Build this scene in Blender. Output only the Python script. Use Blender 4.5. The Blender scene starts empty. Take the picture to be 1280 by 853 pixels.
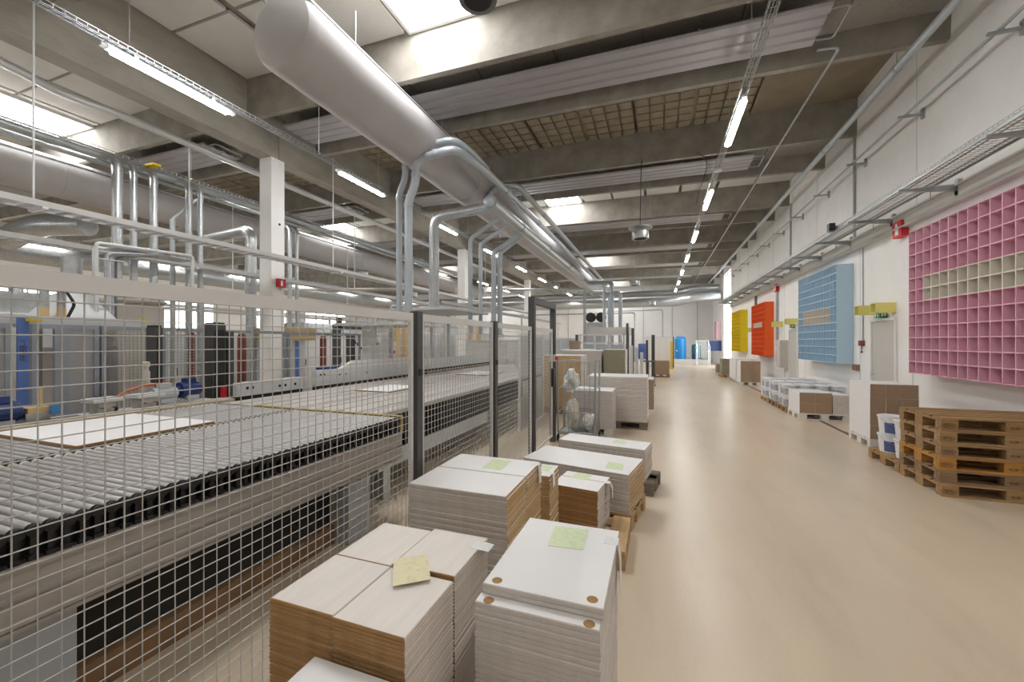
import bpy, math, random
from mathutils import Vector, Matrix
random.seed(7)
S = bpy.context.scene
C = S.collection
PI = math.pi
# ------------------------------------------------------------------ camera
cam_d = bpy.data.cameras.new('camera')
cam_d.sensor_width = 36.0
cam_d.lens = 505.0 / 1280.0 * 36.0
cam_d.clip_start = 0.05
cam_d.clip_end = 200
cam = bpy.data.objects.new('camera', cam_d)
C.objects.link(cam)
cam.location = (0, 0, 1.70)
cam.rotation_euler = (PI / 2, 0, math.atan(182 / 505.0))
cam_d.shift_y = 0.5 / 1280
S.camera = cam
# ------------------------------------------------------------------ world and exposure
w = bpy.data.worlds.new('world')
S.world = w
w.use_nodes = True
bg = w.node_tree.nodes['Background']
bg.inputs[0].default_value = (0.80, 0.88, 1.0, 1)
bg.inputs[1].default_value = 1.0
S.view_settings.view_transform = 'Standard'
S.view_settings.look = 'None'
S.view_settings.gamma = 1
S.view_settings.exposure = 0.15
LED_STRENGTH = 72.0
SKY_STRENGTH = 17.0
WINDOW_STRENGTH = 5.0

# ------------------------------------------------------------------ materials
MATS = {}
def nodes_of(name):
    m = bpy.data.materials.new(name)
    m.use_nodes = True
    nt = m.node_tree
    return m, nt, nt.nodes['Principled BSDF']
def mat(name, col, rough=0.5, metal=0.0, var=0.0, scale=6.0, detail=4.0, bump=0.0, bscale=None, stretch=(1, 1, 1), spec=0.5, alpha=1.0, trans=0.0):
    """one surface: base colour, slow mottling of the same colour, fine relief"""
    m, nt, b = nodes_of(name)
    b.inputs['Roughness'].default_value = rough
    b.inputs['Metallic'].default_value = metal
    b.inputs['Specular IOR Level'].default_value = spec
    b.inputs['Base Color'].default_value = (*col, 1)
    if alpha < 1:
        b.inputs['Alpha'].default_value = alpha
    if trans:
        b.inputs['Transmission Weight'].default_value = trans
    if var or bump:
        tc = nt.nodes.new('ShaderNodeTexCoord')
        mp = nt.nodes.new('ShaderNodeMapping')
        mp.inputs['Scale'].default_value = stretch
        nt.links.new(tc.outputs['Object'], mp.inputs[0])
    if var:
        n = nt.nodes.new('ShaderNodeTexNoise')
        n.inputs['Scale'].default_value = scale
        n.inputs['Detail'].default_value = detail
        n.inputs['Roughness'].default_value = 0.6
        nt.links.new(mp.outputs[0], n.inputs['Vector'])
        r = nt.nodes.new('ShaderNodeMapRange')
        r.inputs['From Min'].default_value = 0.3
        r.inputs['From Max'].default_value = 0.7
        r.inputs['To Min'].default_value = 1 - var
        r.inputs['To Max'].default_value = 1 + var
        nt.links.new(n.outputs['Fac'], r.inputs['Value'])
        mx = nt.nodes.new('ShaderNodeMix')
        mx.data_type = 'RGBA'
        mx.blend_type = 'MULTIPLY'
        mx.inputs['Factor'].default_value = 1
        mx.inputs['A'].default_value = (*col, 1)
        nt.links.new(r.outputs[0], mx.inputs['B'])
        nt.links.new(mx.outputs['Result'], b.inputs['Base Color'])
    if bump:
        n2 = nt.nodes.new('ShaderNodeTexNoise')
        n2.inputs['Scale'].default_value = bscale or scale * 8
        n2.inputs['Detail'].default_value = 3
        nt.links.new(mp.outputs[0], n2.inputs['Vector'])
        bp = nt.nodes.new('ShaderNodeBump')
        bp.inputs['Strength'].default_value = bump
        bp.inputs['Distance'].default_value = 0.01
        nt.links.new(n2.outputs['Fac'], bp.inputs['Height'])
        nt.links.new(bp.outputs[0], b.inputs['Normal'])
    MATS[name] = m
    return m
def emit(name, col, strength):
    m, nt, b = nodes_of(name)
    b.inputs['Base Color'].default_value = (*col, 1)
    b.inputs['Emission Color'].default_value = (*col, 1)
    b.inputs['Emission Strength'].default_value = strength
    MATS[name] = m
    return m
def floor_mat():
    m, nt, b = nodes_of('epoxy_floor')
    tc = nt.nodes.new('ShaderNodeTexCoord')
    def noise(scale, stretch, rot=0.0, detail=5):
        mp = nt.nodes.new('ShaderNodeMapping')
        mp.inputs['Scale'].default_value = stretch
        mp.inputs['Rotation'].default_value = (0, 0, rot)
        nt.links.new(tc.outputs['Object'], mp.inputs[0])
        n = nt.nodes.new('ShaderNodeTexNoise')
        n.inputs['Scale'].default_value = scale
        n.inputs['Detail'].default_value = detail
        nt.links.new(mp.outputs[0], n.inputs['Vector'])
        return n.outputs['Fac']
    def rng(src, a, c_, lo, hi):
        r = nt.nodes.new('ShaderNodeMapRange')
        r.inputs['From Min'].default_value = a
        r.inputs['From Max'].default_value = c_
        r.inputs['To Min'].default_value = lo
        r.inputs['To Max'].default_value = hi
        nt.links.new(src, r.inputs['Value'])
        return r.outputs[0]
    def mul(a, c_):
        k = nt.nodes.new('ShaderNodeMath')
        k.operation = 'MULTIPLY'
        nt.links.new(a, k.inputs[0])
        nt.links.new(c_, k.inputs[1])
        return k.outputs[0]
    blot = rng(noise(0.9, (1, 0.5, 1)), 0.3, 0.7, 0.92, 1.06)
    fine = rng(noise(60, (1, 1, 1)), 0.3, 0.7, 0.975, 1.025)
    skid = rng(noise(1.3, (1.6, 0.22, 1), 0.10, 4), 0.40, 0.80, 1.02, 0.93)
    scuf = rng(noise(2.2, (2.0, 0.45, 1), 0.8, 5), 0.52, 0.80, 1.0, 0.90)
    f = mul(mul(blot, fine), mul(skid, scuf))
    mx = nt.nodes.new('ShaderNodeMix')
    mx.data_type = 'RGBA'
    mx.blend_type = 'MULTIPLY'
    mx.inputs['Factor'].default_value = 1
    mx.inputs['A'].default_value = (0.62, 0.51, 0.38, 1)
    nt.links.new(f, mx.inputs['B'])
    nt.links.new(mx.outputs['Result'], b.inputs['Base Color'])
    b.inputs['Roughness'].default_value = 0.30
    MATS['floor'] = m
def wood_mat(name, col, var=0.35, rough=0.7):
    m = mat(name, col, rough, 0, var, 3.0, 6.0, 0.3, 40, stretch=(1.0, 9.0, 9.0))
    return m
def paper_mat(name, col, ink=0.78):
    """printed sheet: rows of grey text marks on coloured paper"""
    m, nt, b = nodes_of(name)
    tc = nt.nodes.new('ShaderNodeTexCoord')
    mp = nt.nodes.new('ShaderNodeMapping')
    mp.inputs['Scale'].default_value = (1, 1, 1)
    nt.links.new(tc.outputs['Generated'], mp.inputs[0])
    br = nt.nodes.new('ShaderNodeTexBrick')
    br.offset = 0.37
    br.inputs['Color1'].default_value = (*col, 1)
    br.inputs['Color2'].default_value = tuple(c * ink for c in col) + (1,)
    br.inputs['Mortar'].default_value = (*col, 1)
    br.inputs['Scale'].default_value = 9
    br.inputs['Mortar Size'].default_value = 0.055
    br.inputs['Bias'].default_value = -0.45
    br.inputs['Brick Width'].default_value = 0.9
    br.inputs['Row Height'].default_value = 0.62
    nt.links.new(mp.outputs[0], br.inputs['Vector'])
    nt.links.new(br.outputs['Color'], b.inputs['Base Color'])
    b.inputs['Roughness'].default_value = 0.35
    MATS[name] = m

floor_mat()
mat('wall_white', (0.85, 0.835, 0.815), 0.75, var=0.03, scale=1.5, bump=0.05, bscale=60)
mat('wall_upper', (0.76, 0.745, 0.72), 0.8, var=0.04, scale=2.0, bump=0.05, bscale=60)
mat('concrete', (0.285, 0.262, 0.226), 0.85, var=0.22, scale=2.2, detail=8, bump=0.25, bscale=30)
mat('concrete_lit', (0.32, 0.293, 0.25), 0.85, var=0.18, scale=3.0, detail=8, bump=0.25, bscale=30, stretch=(1, .4, 1))  # lighter copy of concrete: light on girder and infill put into the colour
mat('woodwool', (0.30, 0.28, 0.25), 0.95, var=0.35, scale=70, detail=2, bump=0.6, bscale=90)
mat('waffle', (0.27, 0.226, 0.157), 0.9, var=0.15, scale=3, detail=6, bump=0.2, bscale=40)
mat('plywood', (0.25, 0.205, 0.14), 0.85, var=0.15, scale=2, detail=6)
mat('ceil_white', (0.66, 0.64, 0.60), 0.8, var=0.04, scale=2)
mat('joint_dark', (0.035, 0.032, 0.03), 0.9)
mat('radiant', (0.34, 0.325, 0.33), 0.5, 0.0, var=0.03, scale=3)
mat('galv', (0.47, 0.49, 0.50), 0.34, 0.75, var=0.14, scale=14, detail=5)
mat('galv_dull', (0.41, 0.435, 0.44), 0.45, 0.55, var=0.1, scale=8)
mat('pipe_blue', (0.45, 0.495, 0.53), 0.38, 0.35, var=0.06, scale=6)
mat('steel_dark', (0.19, 0.19, 0.185), 0.45, 0.5, var=0.1, scale=10)
mat('duct_fabric', (0.47, 0.45, 0.445), 0.85, var=0.04, scale=1.2, detail=3, bump=0.12, bscale=2.2)
mat('duct_rail', (0.62, 0.62, 0.62), 0.4, 0.4)
mat('lamp_body', (0.62, 0.63, 0.64), 0.4, 0.2)
emit('led', (1.0, 0.985, 0.955), LED_STRENGTH)
emit('skylight_opal', (0.97, 0.985, 1.0), SKY_STRENGTH)
emit('window_day', (0.93, 0.97, 1.0), WINDOW_STRENGTH)
emit('green_lamp', (0.05, 0.9, 0.2), 3.0)
emit('blue_lamp', (0.03, 0.05, 0.5), 0.6)
mat('fence_grey', (0.70, 0.69, 0.675), 0.5, 0.1, var=0.02, scale=10)
mat('wire_grey', (0.50, 0.49, 0.47), 0.45, 0.2)
mat('post_dark', (0.085, 0.085, 0.087), 0.5, 0.1, var=0.05, scale=12)
mat('roller', (0.43, 0.415, 0.405), 0.36, 0.35, var=0.12, scale=9, detail=4, stretch=(2, 1, 1))
mat('black_plastic', (0.018, 0.018, 0.019), 0.38, bump=0.1, bscale=30)
mat('black_matt', (0.022, 0.02, 0.019), 0.8)
mat('conveyor_beam', (0.43, 0.40, 0.37), 0.45, 0.25, var=0.05, scale=4)
mat('machine_grey', (0.53, 0.55, 0.57), 0.5, 0.1, var=0.04, scale=5)
mat('machine_light', (0.66, 0.67, 0.68), 0.45, 0.05, var=0.03, scale=5)
mat('machine_beige', (0.57, 0.53, 0.475), 0.5, var=0.03, scale=4)
mat('machine_blue', (0.11, 0.20, 0.52), 0.45, var=0.05, scale=5)
mat('motor_blue', (0.02, 0.045, 0.17), 0.4, var=0.1, scale=12)
mat('sky_blue', (0.05, 0.22, 0.52), 0.4)
mat('frame_bluegrey', (0.37, 0.40, 0.45), 0.5, 0.2, var=0.04, scale=8)
mat('panel_smoke', (0.42, 0.42, 0.43), 0.35, 0.0, var=0.04, scale=3)
mat('leg_bluegrey', (0.40, 0.42, 0.45), 0.5, 0.1, var=0.05, scale=3)
mat('skid_brown', (0.24, 0.14, 0.07), 0.8, var=0.2, scale=4)
mat('beige_strip', (0.42, 0.35, 0.26), 0.7, var=0.12, scale=6)
mat('belt', (0.43, 0.40, 0.37), 0.5, 0.15, var=0.12, scale=5, detail=6, stretch=(3, .5, 1))
mat('hazard', (0.36, 0.28, 0.08), 0.6, var=0.4, scale=30)
mat('melamine', (0.83, 0.815, 0.805), 0.42, var=0.015, scale=2)
mat('melamine_edge', (0.60, 0.55, 0.51), 0.55, var=0.06, scale=20)
mat('cream_face', (0.76, 0.70, 0.645), 0.5, var=0.045, scale=5, detail=5, stretch=(6, .6, 1))
mat('cream_edge', (0.68, 0.60, 0.53), 0.6, var=0.08, scale=20)
mat('mdf', (0.36, 0.20, 0.075), 0.8, var=0.14, scale=25)
mat('mdf_light', (0.50, 0.335, 0.17), 0.8, var=0.12, scale=25)
mat('card_brown', (0.36, 0.255, 0.165), 0.8, var=0.08, scale=6)
mat('olive_edge', (0.30, 0.28, 0.19), 0.8, var=0.08, scale=10)
paper_mat('paper_green', (0.66, 0.75, 0.48))
paper_mat('paper_yellow', (0.77, 0.70, 0.44), 0.8)
paper_mat('paper_white', (0.80, 0.80, 0.79), 0.6)
for i, c_ in enumerate([(0.30, 0.175, 0.075), (0.36, 0.22, 0.10), (0.25, 0.16, 0.085), (0.45, 0.22, 0.05), (0.31, 0.195, 0.095), (0.28, 0.17, 0.08)]):
    wood_mat('pallet_%d' % i, c_)
wood_mat('pallet_new', (0.52, 0.35, 0.18), 0.2)
wood_mat('pallet_old', (0.20, 0.165, 0.13), 0.3)
mat('pallet_white', (0.74, 0.70, 0.65), 0.7, var=0.05, scale=6)
mat('stamp_ink', (0.06, 0.035, 0.02), 0.8)
mat('pink', (0.78, 0.45, 0.55), 0.55, var=0.03, scale=3)
mat('cream', (0.75, 0.70, 0.62), 0.55, var=0.02, scale=3)
mat('pale_blue', (0.48, 0.66, 0.80), 0.55, var=0.02, scale=3)
mat('orange_red', (0.86, 0.12, 0.012), 0.5, var=0.02, scale=3)
mat('yellow', (0.80, 0.60, 0.0), 0.5, var=0.03, scale=3)
mat('pale_yellow', (0.76, 0.70, 0.22), 0.55, var=0.02, scale=3)
mat('pale_pink', (0.82, 0.56, 0.60), 0.55)
mat('door_grey', (0.56, 0.54, 0.50), 0.6, var=0.02, scale=3)
mat('white_paint', (0.78, 0.77, 0.75), 0.5)
mat('red_sign', (0.60, 0.02, 0.03), 0.45)
mat('white_sign', (0.85, 0.85, 0.84), 0.5)
mat('green_sign', (0.02, 0.24, 0.10), 0.5)
mat('bucket_white', (0.78, 0.79, 0.80), 0.32, var=0.02, scale=4)
mat('bucket_label', (0.10, 0.13, 0.30), 0.4, var=0.25, scale=9)
mat('label_grey', (0.45, 0.46, 0.52), 0.4, var=0.3, scale=8)
mat('line_dark', (0.13, 0.085, 0.07), 0.6, var=0.3, scale=4)
mat('line_red', (0.40, 0.10, 0.06), 0.6)
mat('tank_blue', (0.015, 0.24, 0.60), 0.35, var=0.04, scale=3)
mat('teal', (0.02, 0.13, 0.16), 0.45, var=0.1, scale=6)
mat('safety_yellow', (0.80, 0.55, 0.0), 0.5)
mat('film', (0.66, 0.63, 0.56), 0.3, var=0.12, scale=5, bump=0.6, bscale=14)
mat('tube_red', (0.19, 0.045, 0.03), 0.5, var=0.1, scale=8)
mat('tan_post', (0.62, 0.45, 0.22), 0.6, var=0.06, scale=6)
mat('red_button', (0.60, 0.01, 0.02), 0.35)
mat('orange_hose', (0.55, 0.17, 0.07), 0.5)
mat('duct_flex', (0.70, 0.58, 0.42), 0.4, 0.3)
mat('grille', (0.30, 0.20, 0.13), 0.7, var=0.3, scale=30)
mat('cloth_clear', (0.75, 0.76, 0.74), 0.2)

# ------------------------------------------------------------------ mesh helpers
class MB:
    def __init__(s):
        s.v = []
        s.f = []
        s.m = []
    def quad(s, pts, mi=0):
        n = len(s.v)
        s.v += [tuple(p) for p in pts]
        s.f.append(tuple(range(n, n + len(pts))))
        s.m.append(mi)
        return s
    def box(s, x0, x1, y0, y1, z0, z1, mi=0, mats=None):
        """mats: (top, bottom, -y, +y, -x, +x) material slots"""
        n = len(s.v)
        s.v += [(x, y, z) for z in (z0, z1) for y in (y0, y1) for x in (x0, x1)]
        F = [(4, 5, 7, 6), (0, 2, 3, 1), (0, 1, 5, 4), (2, 6, 7, 3), (0, 4, 6, 2), (1, 3, 7, 5)]
        for k, q in enumerate(F):
            s.f.append(tuple(n + i for i in q))
            s.m.append(mats[k] if mats else mi)
        return s
    def bbox8(s, p, mi=0):
        """p: eight corners, bottom ring then top ring, counter-clockwise"""
        n = len(s.v)
        s.v += [tuple(q) for q in p]
        for q in [(3, 2, 1, 0), (4, 5, 6, 7), (0, 1, 5, 4), (1, 2, 6, 5), (2, 3, 7, 6), (3, 0, 4, 7)]:
            s.f.append(tuple(n + i for i in q))
            s.m.append(mi)
        return s
    def board(s, x0, x1, y0, y1, z0, z1, c=0.002, mats=(0, 0, 0)):
        """slab with eased edges; mats: faces, +-y edges, +-x edges"""
        n = len(s.v)
        for z, i in ((z0, c), (z0 + c, 0), (z1 - c, 0), (z1, c)):
            s.v += [(x0 + i, y0 + i, z), (x1 - i, y0 + i, z), (x1 - i, y1 - i, z), (x0 + i, y1 - i, z)]
        s.f.append((n + 3, n + 2, n + 1, n)); s.m.append(mats[0])
        s.f.append((n + 12, n + 13, n + 14, n + 15)); s.m.append(mats[0])
        for r in range(3):
            for k in range(4):
                a = n + 4 * r + k
                b = n + 4 * r + (k + 1) % 4
                s.f.append((a, b, b + 4, a + 4))
                s.m.append(mats[1] if k in (0, 2) else mats[2])
        return s
    def tube(s, p0, p1, r, n=10, r1=None, caps=True, mi=0):
        p0 = Vector(p0); p1 = Vector(p1)
        d = (p1 - p0).normalized()
        u = d.orthogonal().normalized()
        t = d.cross(u)
        b = len(s.v)
        for p, rr in ((p0, r), (p1, r if r1 is None else r1)):
            for k in range(n):
                a = 2 * PI * k / n
                s.v.append(tuple(p + (u * math.cos(a) + t * math.sin(a)) * rr))
        for k in range(n):
            s.f.append((b + k, b + (k + 1) % n, b + n + (k + 1) % n, b + n + k)); s.m.append(mi)
        if caps:
            s.f.append(tuple(b + k for k in reversed(range(n)))); s.m.append(mi)
            s.f.append(tuple(b + n + k for k in range(n))); s.m.append(mi)
        return s
    def path(s, pts, r, n=10, bend=0.0, seg=5, mi=0):
        """pipe through points with rounded elbows"""
        P = [Vector(p) for p in pts]
        Q = [P[0]]
        for i in range(1, len(P) - 1):
            a = (P[i - 1] - P[i]); c = (P[i + 1] - P[i])
            rr = min(bend, a.length * .49, c.length * .49)
            if rr <= 0:
                Q.append(P[i]); continue
            a = P[i] + a.normalized() * rr
            c = P[i] + c.normalized() * rr
            for k in range(seg + 1):
                t = k / seg
                Q.append(a * (1 - t) ** 2 + P[i] * 2 * t * (1 - t) + c * t * t)
        Q.append(P[-1])
        up = None
        b = len(s.v)
        for i, p in enumerate(Q):
            if i == 0: d = Q[1] - Q[0]
            elif i == len(Q) - 1: d = Q[-1] - Q[-2]
            else: d = (Q[i + 1] - p).normalized() + (p - Q[i - 1]).normalized()
            d.normalize()
            if up is None: up = d.orthogonal().normalized()
            up = (up - d * up.dot(d)).normalized()
            t = d.cross(up)
            for k in range(n):
                a = 2 * PI * k / n
                s.v.append(tuple(p + (up * math.cos(a) + t * math.sin(a)) * r))
        for i in range(len(Q) - 1):
            for k in range(n):
                o = b + i * n
                s.f.append((o + k, o + (k + 1) % n, o + n + (k + 1) % n, o + n + k)); s.m.append(mi)
        s.f.append(tuple(b + k for k in reversed(range(n)))); s.m.append(mi)
        o = b + (len(Q) - 1) * n
        s.f.append(tuple(o + k for k in range(n))); s.m.append(mi)
        return s
    def lathe(s, prof, c=(0, 0, 0), n=20, axis='z', mi=0):
        """prof: list of (radius, height)"""
        b = len(s.v)
        for r, h in prof:
            for k in range(n):
                a = 2 * PI * k / n
                p = (r * math.cos(a), r * math.sin(a), h)
                if axis == 'y': p = (p[0], h, p[1])
                if axis == 'x': p = (h, p[0], p[1])
                s.v.append((p[0] + c[0], p[1] + c[1], p[2] + c[2]))
        for i in range(len(prof) - 1):
            for k in range(n):
                o = b + i * n
                s.f.append((o + k, o + (k + 1) % n, o + n + (k + 1) % n, o + n + k)); s.m.append(mi)
        s.f.append(tuple(b + k for k in reversed(range(n)))); s.m.append(mi)
        o = b + (len(prof) - 1) * n
        s.f.append(tuple(o + k for k in range(n))); s.m.append(mi)
        return s
    def mesh(s, name, mats, smooth=False):
        me = bpy.data.meshes.new(name)
        me.from_pydata(s.v, [], s.f)
        for m in (mats if isinstance(mats, (list, tuple)) else [mats]):
            me.materials.append(MATS[m])
        me.polygons.foreach_set('material_index', s.m)
        if smooth:
            me.polygons.foreach_set('use_smooth', [True] * len(s.f))
            me.set_sharp_from_angle(angle=0.7)
        me.validate()
        me.update()
        return me
    def build(s, name, mats, parent=None, smooth=False, local=False, origin=None):
        """link as ONE mesh object. World coordinates unless local; origin at the base of the shape or at the parent"""
        if local:
            o = bpy.data.objects.new(name, s.mesh(name, mats, smooth))
            C.objects.link(o)
            if parent: o.parent = parent
            return o
        if parent is not None:
            off = Vector((0, 0, 0)); q = parent
            while q is not None:
                off += q.location; q = q.parent
            xs = [v[0] for v in s.v]; ys = [v[1] for v in s.v]; zs = [v[2] for v in s.v]
            og = Vector(((min(xs) + max(xs)) / 2, (min(ys) + max(ys)) / 2, min(zs)))
        else:
            off = Vector((0, 0, 0))
            xs = [v[0] for v in s.v]; ys = [v[1] for v in s.v]; zs = [v[2] for v in s.v]
            og = Vector(origin) if origin else Vector(((min(xs) + max(xs)) / 2, (min(ys) + max(ys)) / 2, min(zs)))
        s.v = [(v[0] - og.x, v[1] - og.y, v[2] - og.z) for v in s.v]
        o = bpy.data.objects.new(name, s.mesh(name, mats, smooth))
        C.objects.link(o)
        o.location = og - off
        if parent: o.parent = parent
        return o
def tag(o, label=None, cat=None, group=None, kind=None):
    if label: o['label'] = label
    if cat: o['category'] = cat
    if group: o['group'] = group
    if kind: o['kind'] = kind
    return o
def thing(name, label, cat, loc=(0, 0, 0), group=None, rz=0.0, kind=None):
    o = bpy.data.objects.new(name, None)
    o.empty_display_size = 0.1
    C.objects.link(o)
    o.location = loc
    o.rotation_euler = (0, 0, rz)
    return tag(o, label, cat, group, kind)
def copy_tree(o, loc=None, rz=None, parent=None, label=None, group=None):
    kids = [c for c in bpy.data.objects if c.parent == o]
    c = o.copy()
    C.objects.link(c)
    if parent is not None: c.parent = parent
    if loc is not None: c.location = loc
    if rz is not None: c.rotation_euler = (0, 0, rz)
    if label: c['label'] = label
    if group: c['group'] = group
    for k in kids:
        copy_tree(k, parent=c)
    return c
def struct(o):
    o['kind'] = 'structure'
    return o
def one(name, mb, mats, label, cat, group=None, smooth=False, kind=None):
    return tag(mb.build(name, mats, smooth=smooth), label, cat, group, kind)
def text_part(name, body, size, parent, loc, rot, m, ext=0.0005):
    cu = bpy.data.curves.new(name, 'FONT')
    cu.body = body
    cu.size = size
    cu.align_x = 'CENTER'
    cu.align_y = 'CENTER'
    cu.extrude = ext
    tmp = bpy.data.objects.new(name, cu)
    C.objects.link(tmp)
    bpy.context.view_layer.update()
    dg = bpy.context.evaluated_depsgraph_get()
    me = bpy.data.meshes.new_from_object(tmp.evaluated_get(dg))
    bpy.data.objects.remove(tmp)
    me.materials.clear()
    me.materials.append(MATS[m])
    o = bpy.data.objects.new(name, me)
    C.objects.link(o)
    o.location = loc
    o.rotation_euler = rot
    o.parent = parent
    return o

# ================================================================== THE SETTING
XW, XL, YB, YF = 4.40, -30.0, -6.0, 38.0
PITCH = 5.12
PAIRS = [(6.50 + PITCH * k, 8.41 + PITCH * k) for k in range(-2, 7)]
def slope(x): return 0.0116 * (XW - max(x, -8.84))
RB, CW, CN = 6.53, 7.42, 6.97           # rib underside, wide bay ceiling, narrow bay ceiling (at the right wall)
GX0, GX1 = -9.06, -8.66                 # girder
struct(MB().box(XL, 6, YB, YF + .3, -0.2, 0).build('floor', 'floor', origin=(0, 0, 0)))
wr = struct(MB().box(XW, XW + .3, YB, 28.9, 0, 8).box(XW, XW + .3, 31.9, YF, 0, 8).box(XW, XW + .3, 28.9, 31.9, 6.35, 8).box(XW, XW + .3, 28.9, 31.9, 0, .02).build('wall_right', 'wall_white'))
struct(MB().box(XL, XW + .3, YF, YF + .3, 0, 8).build('wall_far', 'wall_white'))
struct(MB().box(XL, XW + .3, YB - .3, YB, 0, 8).build('wall_back', 'wall_white'))
struct(MB().box(XL - .3, XL, YB, YF, 0, 8).build('wall_left', 'wall_white'))
ceil = struct(MB().bbox8([(XL, YB, CW + .16), (XW + .3, YB, CW + .16), (XW + .3, YF + .3, CW + .16), (XL, YF + .3, CW + .16),
                          (XL, YB, 8.1), (XW + .3, YB, 8.1), (XW + .3, YF + .3, 8.1), (XL, YF + .3, 8.1)]).build('ceiling', 'concrete'))
def slab(x0, x1, y0, y1, za, zb, taper=0.0):
    """box following the roof pitch between x0 and x1"""
    a, b = slope(x0), slope(x1)
    return [(x0, y0 + taper, za + a), (x1, y0 + taper, za + b), (x1, y1 - taper, za + b), (x0, y1 - taper, za + a),
            (x0, y0, zb + a), (x1, y0, zb + b), (x1, y1, zb + b), (x0, y1, zb + a)]
for a, b in PAIRS:
    for y in (a, b):
        if y > YF - .3: continue
        MB().bbox8(slab(GX1 - .1, XW, y - .045, y + .165, RB, CW + .12, .045)).build('roof_rib', 'concrete', ceil)
        MB().bbox8(slab(XL, GX0 + .1, y - .045, y + .165, RB, CW + .12, .045)).build('roof_rib', 'concrete', ceil)
    # narrow bay: wood-wool boards under the slab, dark joints between them
    if b > 0 and b < YF:
        x = XW
        while x > XL:
            x0 = x - 1.55
            if x0 < GX1 and x > GX0:
                x0 = GX1 if x > GX1 + .2 else x0
            x0 = max(x0, XL)
            MB().bbox8(slab(x0 + .012, x - .012, a + .2, b - .03, CN, CN + .05)).build('soffit_board', 'woodwool', ceil)
            x = x0 if not (GX0 - .01 < x0 < GX1 + .01) else GX0
# wide bays: waffle boards or white boards with a skylight
def waffle(x0, x1, y0, y1):
    mb = MB().bbox8(slab(x0, x1, y0, y1, CW - .03, CW + .03))
    nx, ny = int((x1 - x0) / .30), int((y1 - y0) / .33)
    dx, dy = (x1 - x0) / nx, (y1 - y0) / ny
    for i in range(nx):
        for j in range(ny):
            g = .034 if i != nx // 2 else .09
            mb.bbox8(slab(x0 + i * dx + g, x0 + (i + 1) * dx - .010, y0 + j * dy + .022, y0 + (j + 1) * dy - .022, CW - .095, CW - .028, .006))
    o = mb.build('waffle_board', 'waffle', ceil)
    o['kind'] = 'stuff'
for k in range(len(PAIRS) - 1):
    y0, y1 = PAIRS[k][1] + .20, PAIRS[k + 1][0] - .03
    if y1 < 0.5 or y0 > YF - 1: continue
    y1 = min(y1, YF)
    sky = (k % 2 == 1)                      # bays 3.5-6.5, 13.7-16.7, 24-27, 34-37
    if not sky:
        for i in range(3):
            waffle(2.15 - 2.7 * (i + 1) + .03, 2.15 - 2.7 * i - .03, y0, y1)
        waffle(GX1 + .05, 2.15 - 8.1 - .03, y0, y1)
        MB().bbox8(slab(2.18, XW, y0, y1, CW - .035, CW + .03)).build('plywood_board', 'plywood', ceil)
        for i in range(4):
            waffle(GX0 - 2.7 * (i + 1) + .03, GX0 - 2.7 * i - .03, y0, y1)
        MB().bbox8(slab(XL, GX0 - 10.83, y0, y1, CW - .035, CW + .03)).build('plywood_board', 'plywood', ceil)
    else:
        edges = [XW, 3.3, 2.05, .8, -.45, -1.7, -2.85]
        bars = [(edges[i + 1], edges[i]) for i in range(len(edges) - 1)] + [(-5.6, -4.42), (-6.95, -5.7), (-8.6, -7.05)]
        bars += [(GX0 - 1.25 * (i + 1), GX0 - 1.25 * i) for i in range(4)] + [(-14.3 - .0, -14.06)] + [(-16.1 - 1.25 * (i + 1), -16.1 - 1.25 * i) for i in range(8)]
        ym = (y0 + y1) / 2
        for xa, xb in bars:
            for ya, yb in ((y0 + .04, ym - .03), (ym + .03, y1 - .04)):
                MB().bbox8(slab(xa + .05, xb - .05, ya, yb, CW - .06, CW)).build('white_soffit_board', 'ceil_white', ceil)
        for n_, (xa, xb) in enumerate(((-4.36, -2.9), (-16.05, -14.35))):
            wn = struct(thing('window_%d' % (10 + k * 2 + n_), None, None, ((xa + xb) / 2, (y0 + y1) / 2, CW + slope(xb) - .06)))
            za = CW + slope(xa) - .05
            MB().box(xa + .06, xb - .06, y0 + .08, y1 - .08, za, za + .02).build('opal_pane', 'skylight_opal', wn)
            fr = MB().box(xa, xa + .06, y0 + .02, y1 - .02, za - .05, za + .06).box(xb - .06, xb, y0 + .02, y1 - .02, za - .05, za + .06)
            fr.box(xa + .06, xb - .06, y0 + .02, y0 + .08, za - .05, za + .06).box(xa + .06, xb - .06, y1 - .08, y1 - .02, za - .05, za + .06)
            fr.build('frame', 'white_paint', wn)
# infill between the ribs on top of the girder
for k in range(len(PAIRS)):
    a, b = PAIRS[k]
    segs = [(a + .2, b - .03)]
    if k < len(PAIRS) - 1: segs.append((b + .2, PAIRS[k + 1][0] - .03))
    for y0, y1 in segs:
        if y0 > YF - .3: continue
        MB().box(GX0 + .05, GX1 + .05, y0, min(y1, YF), 6.70, CW + .2).build('infill_wall', 'concrete_lit', ceil)
for k, (y0, y1, lab) in enumerate(((-6, 7.3, 'concrete roof girder running from the back wall to the tall white column with fire sign'),
                                    (7.32, 17.6, 'concrete roof girder spanning between the column with fire sign and the next column'),
                                    (17.62, 27.9, 'concrete roof girder spanning between the second and third white columns'),
                                    (27.92, 38, 'concrete roof girder running from the third white column to the end wall'))):
    one('roof_girder', MB().box(GX0, GX1, y0, y1, 6.12, 6.695), 'concrete_lit', lab, 'girder')
cols = [(7.12, 'tall square white column carrying a red fire extinguisher sign'), (17.4, 'square white column, second in the row under the girder'), (27.7, 'square white column, third in the row, before the end wall')]
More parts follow.
